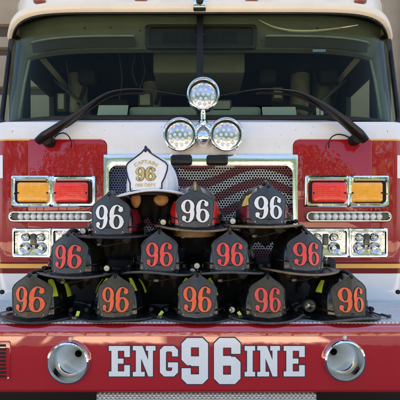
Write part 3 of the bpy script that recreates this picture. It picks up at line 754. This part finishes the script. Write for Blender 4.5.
for px_ in (318, 322): MB().box(PX(px_-1.5, 2.0), PX(px_+1.5, 2.0), 2.0+CAMY, 2.004+CAMY, PZ(115, 2.0), PZ(110 if px_ == 322 else 106, 2.0)).build('tag', M['paper'], fe)
for px_ in (86, 268, 330): MB().box(PX(px_-9, 2.6), PX(px_+9, 2.6), 2.6+CAMY, 2.68+CAMY, PZ(82, 2.6), PZ(68, 2.6), bev=.02, seg=3).build('headset', M['seat'], fe)
M['bottle'] = mat('bottle_grey', (.20, .21, .18), .45, var=.2)
for px_, py_, d_ in ((78, 96, 2.75), (300, 100, 2.75), (322, 99, 2.9), (152, 96, 2.9)):
    c_ = P(px_, py_, d_); bt = MB().lathe([(0, .30), (.035, .29), (.062, .25), (.068, .18), (.068, -.10), (.05, -.13), (0, -.13)], c_, axis='Z', n=28).build('air_bottle', M['bottle'], fe)
    MB().tube(smooth_pts([c_+Vector((.07, -.06, .24)), c_+Vector((.09, -.10, .05)), c_+Vector((.04, -.11, -.10))]), .014, n=8).build('harness', M['strap'], bt)
for (a_, b_, c_, e_, d_) in ((196, 232, 99, 112, 2.12), (138, 152, 92, 108, 2.3), (272, 284, 86, 101, 2.5), (56, 66, 92, 112, 2.2)):
    md = MB().box(PX(a_, d_), PX(b_, d_), d_+CAMY, d_+CAMY+.06, PZ(e_, d_), PZ(c_, d_), bev=.01, seg=3).build('cab_radio', M['seat'], fe)
    MB().box(PX(a_+2, d_), PX(b_-2, d_), d_+CAMY-.003, d_+CAMY-.001, PZ(e_-3, d_), PZ(c_+2, d_), bev=.0008).build('face_plate', M['bottle'], md)
for px_, py_ in ((24, 36), (140, 30), (262, 40), (376, 38), (84, 27), (318, 27), (110, 27), (292, 40)):
    MB().lathe([(0, -.005), (.0028, -.004), (.0042, 0)], (PX(px_, 2.0), ywin(PX(px_, 2.0), 2.15)+.048, PZ(py_, 2.0)), n=14).build('header_screw', M['darkmetal'], fe)
MB().box(PX(312, 2.02), PX(325, 2.02), ywin(.6, 2.07)+.062, ywin(.6, 2.07)+.066, PZ(53, 2.02), PZ(50.5, 2.02)).build('label_plate', M['metalgrey'], fe)
for z_, y_ in ((1.98, 2.38), (2.10, 2.38), (1.86, 2.38)): MB().box(-.95, .95, y_, y_+.04, z_-.012, z_+.012, bev=.004).build('locker_rail', M['bottle'], fe)
sw = MB().tube([(.62+.19*math.cos(a), 1.18+.05*math.sin(a), 1.78+.17*math.sin(a)) for a in np.linspace(0, 2*PI, 40)[:-1]], .014, n=8, closed=True).tube([(.62, 1.24, 1.60), (.62, 1.20, 1.77)], .03, n=10).build('steering_wheel', M['seat'], fe)

# wipers
def wiper(pts_px, wire):
    ds = [1.745, 1.745, 1.75, 1.77, 1.79, 1.80, 1.80, 1.80, 1.79]
    pts = [P(x, y, d) for (x, y), d in zip(pts_px, ds)]
    # smooth
    q = []
    for i in range(len(pts)-1):
        for k in range(4): q.append(pts[i].lerp(pts[i+1], k/4))
    q.append(pts[-1])
    for _ in range(3): q = [q[0]]+[(q[i-1]+q[i]*2+q[i+1])/4 for i in range(1, len(q)-1)]+[q[-1]]
    w0 = [.026, .036, .031, .024, .014, .009, .0065, .0045, .003]
    rr = []
    for i in range(len(q)):
        t = i/(len(q)-1)*(len(w0)-1); a = int(min(t, len(w0)-2)); rr.append(w0[a]+(w0[a+1]-w0[a])*(t-a))
    ar = MB().tube(q, rr, n=12, flat=.55).build('wiper', M['wiper'], fe)
    MB().lathe([(0, -.005), (.022, -.004), (.026, .004), (.026, .06), (.0, .06)], pts[1]+Vector((.012*(1 if pts[0].x < 0 else -1), .0, -.014)), n=28).build('wiper_pivot', M['black'], ar)
    bl = [v+Vector((0, .012, -.014)) for v in q[9:26]]
    MB().tube(bl, .006, n=6).build('wiper_blade', M['black'], ar)
    wq = [P(x, y, 1.76) for x, y in wire]; s2 = []
    for i in range(len(wq)-1):
        for k in range(6): s2.append(wq[i].lerp(wq[i+1], k/6))
    s2.append(wq[-1])
    for _ in range(6): s2 = [s2[0]]+[(s2[i-1]+s2[i]*2+s2[i+1])/4 for i in range(1, len(s2)-1)]+[s2[-1]]
    MB().tube(s2, .003, n=6).build('washer_hose', M['black'], ar)
wiper([(37, 142), (44, 137), (60, 126.5), (77, 115), (98, 98.5), (112, 91), (137, 88.5), (164, 92.5), (190, 96.5)], [(54, 138), (58, 134), (64, 132.5), (69, 136), (72, 143), (71, 148)])
wiper([(366, 141), (360, 135), (343, 120), (326, 107), (306, 95), (292, 90.5), (262, 88.5), (238, 92.5), (217, 96.5)], [(350, 138), (344, 135), (337, 134), (331, 137), (328.5, 143), (329, 148)])

# three round work lamps on a Y bracket
DL = 1.72; yl = DL+CAMY
def worklamp(px, py, r, m):
    c = P(px, py, DL)
    sh = MB().lathe([(r*.35, .085), (r*.7, .075), (r*.95, .045), (r, .0), (r+.001, -.006), (r-.002, -.012), (r-.006, -.013), (r-.009, -.008), (r-.0095, .0)], c, n=64).build('work_lamp', M['chrome'], fe)
    MB().lathe([(r-.0095, .010), (r-.014, .009), (r-.024, .0055), (r-.036, .0025), (r-.05, .0006), (.0, .0)], c, n=48).build('lamp_dish', M['dish'], sh)
    mb = MB()
    for q, rad in ((1, 0), (6, .37), (12, .72)):
        for k in range(q):
            a = 2*PI*(k+.3*(q > 6))/q
            mb.lathe([(0, -.0045), (.0048, -.0035), (.0078, .0), (.0082, .0105)], c+Vector((rad*(r-.012)*math.cos(a), 0, rad*(r-.012)*math.sin(a))), n=12)
    mb.build('led_array', m, sh)
    MB().lathe([(r-.009, -.004), (r*.7, -.0105), (r*.35, -.0135), (.0, -.0145)], c, n=48).build('lamp_cover', M['clear'], sh)
worklamp(203.2, 94, .0735, M['ledblue']); worklamp(180, 134.5, .0755, M['led']); worklamp(226.3, 134.5, .0755, M['led'])
for q in (181, 217.5):
    MB().box(PX(q-11, 1.70), PX(q+11, 1.70), YF-.085, YF-.052, PZ(164, 1.70), PZ(153.5, 1.70), bev=.012, seg=3).build('black_block', M['wiper'], fe)  # rounded black block on the chrome bar under each lower lamp
H = P(203.2, 120, DL)+Vector((0, .05, 0))
br = MB()
br.tube([P(203.2, 108, DL)+Vector((0, .045, 0)), H], .013, n=14).tube([H, P(193, 129, DL)+Vector((0, .04, 0))], .013, n=14).tube([H, P(214, 129, DL)+Vector((0, .04, 0))], .013, n=14)
br.lathe([(0, -.022), (.014, -.018), (.021, -.006), (.022, .01), (.022, .03)], H, n=28)
br = br.build('lamp_bracket', M['chrome'], fe)
MB().lathe([(0, -.012), (.015, -.010), (.026, -.002), (.0305, .012), (.031, .08)], P(203.2, 136.5, DL), n=36).build('bracket_base', M['chrome'], br)

# front wheels, only glimpsed from the side
for sx in (-1, 1):
    wh = MB().lathe([(.30, -.14), (.47, -.15), (.515, -.11), (.52, 0), (.515, .11), (.47, .15), (.30, .14)], (sx*.92, 1.35, .52), axis='X', n=48).build('wheel', M['tyre'], fe)
    MB().lathe([(.30, -.13), (.26, -.06), (.12, -.04), (0, -.04), (.12, .04), (.26, .06), (.30, .13)], (sx*.92, 1.35, .52), axis='X', n=40).build('rim', M['steel'], wh)
MB().box(-1.12, 1.12, 2.6, 8.4, .60, 2.7, bev=.03).build('rear_body', M['red'], fe)

# ------------------------------------------------------------------ helmets
HA, HB, HH = .098, .124, .142
def dome_pt(th, t, off=0.0):
    """th from the front (-Y) round to +X; t 0 at the base .. 1 at the crown"""
    r = (1-t**2.5)**(1/2.1)
    comb = 0
    for k in range(8):
        d = (th-k*PI/4+PI) % (2*PI)-PI
        comb = max(comb, (.0075 if k % 4 == 0 else .0048)*math.exp(-(d*max(r, .25)/.075)**2))
    cz = comb*(t**1.2); cr = comb*(1-.4*t)
    x = (HA*r+cr+off*(1-.6*t))*math.sin(th); y = -(HB*r+cr+off*(1-.6*t))*math.cos(th)
    return Vector((x, y, .004+HH*t+cz+off*t*.8))
def brim_out(th):
    s, c = math.sin(th), math.cos(th)
    x = .150*s; y = -.166*c if c > 0 else .226*abs(c)**1.05
    return x, y
def dome_mesh(mb):
    ts = [math.sin(PI/2*k/18) for k in range(19)]
    mb.grid(lambda u, v: dome_pt(u*2*PI, min(ts[int(round(v*18))], .9999)), 112, 19, True)
def brim_mesh(mb, warp):
    rows = [(.0, .004, 0), (.25, .001, 0), (.6, -.004, 0), (1, -.009, 0), (1, -.0125, 1), (.6, -.008, 1), (0, -.001, 1)]
    def fn(u, v):
        th = u*2*PI; k, z, _ = rows[int(round(v*6))]; ox, oy = brim_out(th)
        ix, iy = (HA-.003)*math.sin(th), -(HB-.003)*math.cos(th)
        return (ix+(ox-ix)*k, iy+(oy-iy)*k, z+warp(th)*k*k)
    mb.grid(fn, 96, 7, True)
# shield outline (half), x as a fraction, from the foot to the peak
def shield_outline(kind):
    if kind == 'peak':
        h = [(0, -.004), (.040, -.002), (.060, .004), (.064, .020), (.071, .070), (.0725, .096), (.064, .110), (.046, .123), (.026, .135), (.010, .146), (.005, .152), (0, .153)]
    else:
        h = [(0, 0), (.050, .0), (.056, .004), (.057, .030), (.066, .050), (.074, .078), (.0745, .094), (.068, .104), (.050, .115), (.030, .127), (.014, .138), (.006, .147), (0, .150)]
    return h
FOLD = .42
def shield_y(x, z): return -.139+.016*(max(z, 0)/.15)**1.3+FOLD*abs(x)*(.55+abs(x)*4.5)
def shield_mesh(mb, kind, off, scale=1.0, thick=.004, zc=.07):
    h = shield_outline(kind); zs = sorted(set([p[1] for p in h]))
    zz = np.linspace(-.004 if kind == 'peak' else 0, h[-1][1]-.0003, 46)
    hz = [p[1] for p in h]; hx = [p[0] for p in h]
    if kind != 'peak': hz[0] = -.0001
    def wdt(z): return max(.0015, float(np.interp(z, hz[1:], hx[1:]))) if z >= hz[1] else hx[1]
    cols = [-1, -.93, -.75, -.5, -.25, -.05, 0, .05, .25, .5, .75, .93, 1]
    def pt(u, v, o):
        z = zz[int(round(v*45))]; f = cols[int(round(u*12))]; x = wdt(z)*f
        X_, Z_ = x*scale, zc+(z-zc)*scale
        return (X_, shield_y(X_, Z_)+o+(.0012 if abs(f) == 1 else 0), Z_)
    mb.grid(lambda u, v: pt(u, v, off), 13, 46); mb.grid(lambda u, v: pt(u, v, off+thick), 13, 46)
    # rim joining front and back
    ring = [(0, j) for j in range(46)]+[(12, j) for j in range(45, -1, -1)]
    f = [pt(i/12, j/45, off) for i, j in ring]; b = [pt(i/12, j/45, off+thick) for i, j in ring]; n = len(ring)
    mb.add(f+b, [[i, (i+1) % n, n+(i+1) % n, n+i] for i in range(n)])
    return [( (wdt(z)), z) for z in zz]

DIG = {}
def digit_mesh(fn, x0, z0, wd, ht, key):
    if key in DIG: return DIG[key]
    mb = MB()
    for iso, y, mi in ((0, -.0022, 0), (.032, -.0010, 1)):
        for pl in contour(fn, -.08, .62, -.08, 1.08, .02, iso):
            pts = [((x/.54)*wd+x0, z*ht+z0) for x, z in pl]
            mb.add([(x, shield_y(x, z)+y, z) for x, z in pts], [list(range(len(pts)))], mi)
    DIG[key] = mb; return mb

def text_mesh(s, size, arc_r=None):
    """gold lettering from the built-in font, as 2-d polygons centred on x = 0"""
    cu = bpy.data.curves.new('t', 'FONT'); cu.body = s; cu.size = size; cu.align_x = 'CENTER'; cu.offset = size*.012
    o = bpy.data.objects.new('t', cu); COL.objects.link(o); bpy.context.view_layer.update()
    me = bpy.data.meshes.new_from_object(o.evaluated_get(bpy.context.evaluated_depsgraph_get()))
    vs = [(v.co.x, v.co.y) for v in me.vertices]; fs = [list(p.vertices) for p in me.polygons]
    bpy.data.objects.remove(o); bpy.data.curves.remove(cu); bpy.data.meshes.remove(me)
    if arc_r: vs = [((arc_r+y)*math.sin(x/arc_r), (arc_r+y)*math.cos(x/arc_r)-arc_r) for x, y in vs]
    return vs, fs

def trim_patch(mb, th0, th1, t0, t1, taper=.25, mi=0):
    def fn(u, v):
        t = t0+(t1-t0)*v; m_ = (th0+th1)/2; hw = (th1-th0)/2*(1-taper*v); return dome_pt(m_+(u*2-1)*hw, t, .0022)
    mb.grid(fn, 9, 7, mi=mi)

def make_helmet(cfg):
    white = cfg.get('white'); rng = random.Random(cfg['seed'])
    root = thing('fire_helmet', cfg['label'], 'helmet', cfg['loc'], 'fire helmets stacked in a pyramid on the bumper')
    root.rotation_euler = (R(cfg.get('tilt', 0)), R(cfg.get('roll', 0)), R(cfg.get('yaw', 0)))
    sm = M['shell_white'] if white else M['shell']; bm_ = M['shell_white'] if white else M['brim']
    mb = MB(); dome_mesh(mb); q1, q2, q3 = (rng.uniform(0, 6) for _ in range(3))
    mb.v = [(x*(1+.012*math.sin(z*38+q1)+.01*math.sin(y*30+q2)), y*(1+.012*math.sin(x*36+q3)), z*(1+.018*math.sin(x*26+q2)*math.cos(y*22+q1))) for x, y, z in mb.v]
    mb.build('shell', sm, root, ang=60)
    ph = rng.uniform(0, 6); amp = cfg.get('warp', rng.uniform(.003, .0075))
    warp = lambda th: amp*math.sin(2*th+ph)+amp*.7*math.sin(3*th+ph*1.7)+.006*abs(math.sin(th))**3
    mb = MB(); brim_mesh(mb, warp); brim = mb.build('brim', bm_, root, ang=50)
    pts = []
    for k in range(96):
        th = 2*PI*k/96; x, y = brim_out(th); pts.append((x, y, -.0108+warp(th)))
    MB().tube(pts, .0042, n=8, closed=True).build('brim_edge', M[cfg['edge']], brim)
    # front shield and its numbers
    kind = 'chief' if white else 'peak'
    mb = MB(); shield_mesh(mb, kind, 0.0)
    sh = mb.build('front_shield', M[cfg['shield']], root, ang=25, weld=True)
    wpx = cfg.get('w', 42); sz_ = cfg.get('h', 1.0); sh.scale = (wpx/41.5, 1, sz_)
    sh['label'] = 'white shield with gold 96 and dark border' if white else 'dark peaked shield with '+cfg['numname']+' number 96'
    if white:
        h = shield_outline(kind); prm = [(x, z) for x, z in h]+[(-x, z) for x, z in h[::-1]]
        out = []
        for i in range(len(prm)):
            a, b = prm[i], prm[(i+1) % len(prm)]
            for k in range(4):
                x, z = a[0]+(b[0]-a[0])*k/4, a[1]+(b[1]-a[1])*k/4
                if not out or abs(out[-1][0]-x)+abs(out[-1][1]-z) > 1e-5: out.append((x, z))
        MB().tube([(x, shield_y(x, z)-.0005, z) for x, z in out], .0027, n=8, closed=True).build('shield_border', M['navy'], sh)
        digs = ((nine, -.0345, .036, .0325, .048), (six, .0022, .036, .0325, .048))
        for txt, size, z0, arc in (('CAPTAIN', .0195, .0965, .075), ('FIRE DEPT', .0165, .0140, None)):
            vs, fs = text_mesh(txt, size, arc); mb = MB()
            mb.add([(x, shield_y(x, z+z0)-.0022, z+z0) for x, z in vs], fs); mb.build('lettering', M['num_gold'], sh, smooth=False)
    else:
        h = [p for p in shield_outline(kind)]; prm = [(x*.985, z) for x, z in h]+[(-x*.985, z) for x, z in h[-2:0:-1]]; out = []
        for i in range(len(prm)):
            a, b = prm[i], prm[(i+1) % len(prm)]
            for k in range(3): out.append((a[0]+(b[0]-a[0])*k/3, a[1]+(b[1]-a[1])*k/3))
        MB().tube([(x, shield_y(x, z)-.0004, z) for x, z in out], .0013, n=6, closed=True).build('shield_border', M['edge_grey'], sh)
        digs = ((nine, -.0515, .018, .0485, .088), (six, .0035, .018, .0485, .088))
    for fn, x0, z0, wd, ht in digs:
        key = (fn.__name__, white); mb = digit_mesh(fn, x0, z0, wd, ht, key)
        mb.build('digit', [M[cfg['num']], M['num_outline'] if not white else M['navy']] if not white else [M[cfg['num']], M['brown']], sh, smooth=False)
    # foot rivets of the shield
    for sx in (-1, 1): MB().lathe([(0, -.004), (.0025, -.0035), (.0034, 0)], (sx*.050, shield_y(.05, .006), .008), n=12).build('rivet', M['metalgrey'], sh)
    # holder from the crown to the peak of the shield
    zt = .150*sz_
    MB().tube([(0, -.030, .150), (0, -.075, .154), (0, -.108, .152*(.3+.7*sz_)), (0, -.122, zt-.002), (0, -.129, zt-.010)], [.007, .0075, .007, .006, .004], n=10).build('shield_holder', M['brass'] if cfg.get('brass') else M['brim'] if not white else M['navy'], root)
    if white: MB().lathe([(0, .012), (.004, .009), (.005, .004), (.003, 0)], (0, -.124, .150), axis='Z', n=14).build('finial', M['navy'], root)
    # reflective trim on the sides of the dome
    for (mname, th0, th1, t0, t1) in cfg.get('trim', ()):
        for sx in (-1, 1):
            mb = MB(); a, b = sorted((sx*R(th0), sx*R(th1))); trim_patch(mb, a, b, t0, t1); mb.build('reflective_trim', M[mname], root, ang=60)
    # goggle strap round the dome
    sz = rng.uniform(.10, .2)
    pts = [dome_pt(2*PI*k/64, sz+.10*math.cos(2*PI*k/64+PI)+.06, .0035) for k in range(64)]
    MB().tube(pts, .0075, n=8, closed=True, flat=.4).build('goggle_strap', M['strap'], root) if not white else None
    # hinge knobs at each side of the brim
    if not white:
        for sx in (-1, 1):
            kr = 1.0 if sx == cfg.get('knob', 0) else .62
            k = MB().lathe([(0, -.0030), (.006*kr, -.0032), (.010*kr, -.0042), (.0125*kr, -.003), (.0135*kr, .001), (.0135*kr, .012)], (sx*(.118), -.050, .012+cfg.get('knob_dz', 0)), n=24).build('hinge_knob', M['strap'], root)
            if kr == 1.0: MB().lathe([(0, -.0045), (.0020, -.0046), (.0026, -.0056), (.0092, -.0054), (.0106, -.0040), (.0106, -.003)], (sx*.118, -.050, .012+cfg.get('knob_dz', 0)), n=24).build('knob_cap', M['knob'], k)
            MB().tube([(sx*.118, -.044, .012), (sx*.112, -.01, .010), (sx*.108, .04, .008)], .006, n=8).build('hinge_arm', M['strap'], root)
    if not white:
        for sx in (-1, 1):
            mb = MB(); a0 = rng.uniform(48, 56); a, b = sorted((sx*R(a0), sx*R(a0+38)))
            def ep(u, v):
                p = dome_pt(a+(b-a)*u, .02+.26*v*(.75+.25*math.sin(u*PI)), .010+.004*math.sin(u*PI)); return p
            mb.grid(ep, 12, 6); mb.build('eye_shield', M['smoke'], root, ang=80)
    # lining: head band, ear flaps, chin strap
    hb = MB(); hb.grid(lambda u, v: (.086*math.sin(u*2*PI)*(1-.04*v), -.110*math.cos(u*2*PI)*(1-.04*v), -.030*cfg.get('band_drop', .4)+.035*v), 48, 3, True)
    hb.build('head_band', M[cfg.get('band', 'strap')], root)
    if cfg['row'] > 0:
        nl = .11 if white else .085
        def nc(u, v):
            a = R(80)+u*R(200); w_ = 1+.10*v*math.sin(a*9+cfg['seed']); return (.082*math.sin(a)*w_, -.106*math.cos(a)*w_*(1-.15*v), -nl*v*(1-.25*math.sin(u*PI*5+cfg['seed'])**2*v))
        mb = MB(); mb.grid(nc, 60, 8); mb.build('neck_curtain', M['cover'], root, ang=80)
        mb = MB(); mb.grid(lambda u, v: (.08*(1-v)*math.sin(u*2*PI), -.10*(1-v)*math.cos(u*2*PI), .004+.05*v), 32, 5, True); mb.build('liner', M['dark'], root)
        for sx in (-1, 1):
            fl = MB()
            def fn(u, v):
                a = u*2*PI; rr = (.0, .55, .92, 1, .92, .55, .0)[int(round(v*6))]; dx = (-.006, -.007, -.005, 0, .005, .007, .006)[int(round(v*6))]
                return (sx*(.040+.012*math.sin(a)*rr)+dx*.4, -.075+.026*math.cos(a)*rr*.5+dx*.6, -.016+.024*math.sin(a+.5)*rr)
            def fl_fn(u, v):
                lat = PI*(v-.5); a = u*2*PI; c = math.cos(lat)
                big = 1.5 if white else 1.0
                return (sx*(.047 if white else .050)+.016*big*(.8 if sx < 0 else 1.15)*c*math.cos(a), -.074+.008*math.sin(lat), (-.028 if white else -.013)+(.024*(1.15 if sx < 0 else .85) if white else .022)*c*math.sin(a+(.15*math.cos(a) if white else 0)))
            fl.grid(fl_fn, 24, 11, True); fl.build('ear_flap', M[cfg.get('flap', 'strap')], root)
        st_ = [(-.088, -.02, -.004), (-.072, -.06, -.026), (-.035, -.085, -.038-rng.uniform(0, .012)), (.02, -.088, -.034), (.06, -.06, -.022), (.088, -.02, -.004)]
    else:
        st_ = [(.088, -.01, .001), (.115, -.05, .000), (.132, -.085, -.004), (.150, -.105, -.007), (.158, -.090, -.007), (.150, -.06, -.005)]
    s2 = [Vector(p) for p in st_]; q = []
    for i in range(len(s2)-1):
        for k in range(5): q.append(s2[i].lerp(s2[i+1], k/5))
    q.append(s2[-1])
    for _ in range(4): q = [q[0]]+[(q[i-1]+q[i]*2+q[i+1])/4 for i in range(1, len(q)-1)]+[q[-1]]
    if white: return root
    cs = MB().tube(q, .0058, n=8, flat=.45).build('chin_strap', M['strap'], root)
    bq = q[rng.randrange(6, len(q)-6)]
    MB().box(bq.x-.009, bq.x+.009, bq.y-.006, bq.y-.001, bq.z-.006, bq.z+.006, bev=.002).build('buckle', M['darkmetal'], cs)
    if cfg.get('tab'):
        e = q[-3]; MB().box(e.x-.006, e.x+.006, e.y-.011, e.y-.008, e.z-.002, e.z+.020, bev=.0012, rot=Matrix.Rotation(rng.uniform(-.9, .9), 3, 'Y') @ Matrix.Rotation(rng.uniform(-.5, .1), 3, 'X'), org=(e.x, e.y-.009, e.z+.004)).build('strap_tab', M['lime'], cs)
    if cfg.get('flashlight'):
        c = (.150, -.105, .036)
        f_ = MB().lathe([(.0, .10), (.012, .10), (.014, .03), (.021, .012), (.0225, -.008), (.0205, -.012), (.017, -.012), (.0165, -.006)], c, n=32).build('flashlight', M['strap'], root)
        MB().lathe([(.0168, -.009), (.014, -.007), (.012, .004), (.006, .012), (0, .013)], c, n=24).build('reflector', M['darkmetal'], f_)
        MB().lathe([(0, .002), (.004, .003), (.0055, .008), (.0055, .013)], c, n=16).build('bulb', M['led'], f_)
        MB().lathe([(.0168, -.0095), (.008, -.0105), (0, -.011)], c, n=24).build('lens', M['clear'], f_)
        MB().tube([(c[0]-.012, c[1]+.04, c[2]-.005), (.118, -.055, .02)], .005, n=8).build('clamp', M['strap'], f_)
    return root

LIME = [('lime', 34, 56, .42, .82), ('lime', 78, 104, .36, .80)]
def hx(px, d): return (px-200)*d/F
Y1, Y2, Y3, Y4 = .166, .176, .182, .19
D1 = Y1-.139-CAMY
def hz(py_bottom, y):                       # height of the helmet whose shield foot shows at this row
    return ZC+(HZ-py_bottom)*(y-.139-CAMY)/F
ROW = [
 # bottom row on the bumper deck: orange numbers
 (0, 29.5, None, Y1, 'orange-numbered helmet with lime side trim at the left end of the bumper deck', dict(w=42, h=1.0, yaw=-3, num='num_orange', shield='shield_char', edge='edge_black', trim=LIME, tab=1)),
 (0, 113, None, Y1, 'charcoal orange-numbered helmet on the deck directly above the letters E and N', dict(w=37, h=0.98, yaw=2, num='num_orange', shield='shield_char', edge='edge_black', trim=[('lime', 36, 52, .55, .85), ('lime', 80, 100, .45, .8)], tab=1)),
 (0, 198.5, None, Y1, 'charcoal orange-numbered helmet at the middle of the deck above the big bumper 96', dict(w=39.5, h=1.0, yaw=-2, num='num_orange', shield='shield_slate', edge='edge_black', trim=[('lime', 35, 52, .45, .85)], tab=1)),
 (0, 268, None, Y1, 'bottom-tier helmet with red number and a black flashlight clipped beside it', dict(w=36.5, h=0.96, yaw=1, num='num_coral', shield='shield_char', edge='edge_grey', flashlight=1, knob=-1)),
 (0, 349.5, None, Y1, 'charcoal orange-numbered helmet at the right end of the deck above the right siren horn', dict(w=37.5, h=0.97, yaw=6, num='num_orange', shield='shield_char', edge='edge_grey', trim=[('lime', 60, 78, .5, .8)])),
 # second row: coral red numbers
 (1, 67.5, 273.5, Y2, 'slate shield helmet with red number resting in front of the left headlight', dict(w=38, h=0.94, yaw=-2, num='num_coral', shield='shield_slate', edge='edge_grey', knob=1)),
 (1, 157.5, 271.5, Y2, 'slate shield helmet with red number in the second tier, below the white helmet', dict(w=37.5, h=0.95, yaw=2, num='num_coral', shield='shield_slate', edge='edge_grey', knob=1, knob_dz=-.018, tab=1)),
 (1, 231, 271, Y2, 'slate shield helmet with red number in the second tier, third from the left', dict(w=37.5, h=0.93, yaw=-1, knob=-1, num='num_coral', shield='shield_slate', edge='edge_grey')),
 (1, 306.5, 270.5, Y2, 'slate shield helmet with red number resting in front of the right headlight', dict(w=37, h=0.92, yaw=2, num='num_coral', shield='shield_slate', edge='edge_tan', tab=1)),
 # third row: white numbers
 (2, 109.5, 234, Y3, 'black helmet with white number and dark maroon side trim', dict(w=40, h=0.97, yaw=-2, knob=-1, num='num_white', shield='shield_slate', edge='edge_black', trim=[('darkredtrim', 38, 80, .05, .62)])),
 (2, 194.5, 223, Y3, 'black helmet with white number and bright red side trim, front tipped up', dict(w=39.5, h=0.9, yaw=1, tilt=6, knob=-1, num='num_white', shield='shield_slate', edge='edge_tan', trim=[('redtrim', 34, 74, .05, .60)], band='brown', band_drop=1.3, brass=1)),
 (2, 268.5, 223.5, Y3, 'black helmet with white number and yellow over red side trim', dict(w=39, h=0.92, yaw=1, knob=-1, num='num_white', shield='shield_slate', edge='edge_tan', trim=[('darkredtrim', 36, 72, .04, .42), ('yellowtrim', 36, 66, .44, .72)])),
 # on top
 (3, 147.5, 190.5, Y4, 'white captain helmet with gold number on a white shield, topmost of the stack', dict(w=42, h=1.0, yaw=-4, white=1, num='num_gold', shield='shield_white', edge='shell_white', flap='tanleather')),
]
names = {'num_orange': 'orange', 'num_coral': 'red', 'num_white': 'white', 'num_gold': 'gold'}
for k, (row, px, py, y, label, cfg) in enumerate(ROW):
    d = y-.139-CAMY
    z = DECK+.0155 if row == 0 else hz(py, y)
    cfg.update(row=row, loc=(hx(px, d), y, z), label=label, seed=11+k, numname=names[cfg['num']])
    make_helmet(cfg)
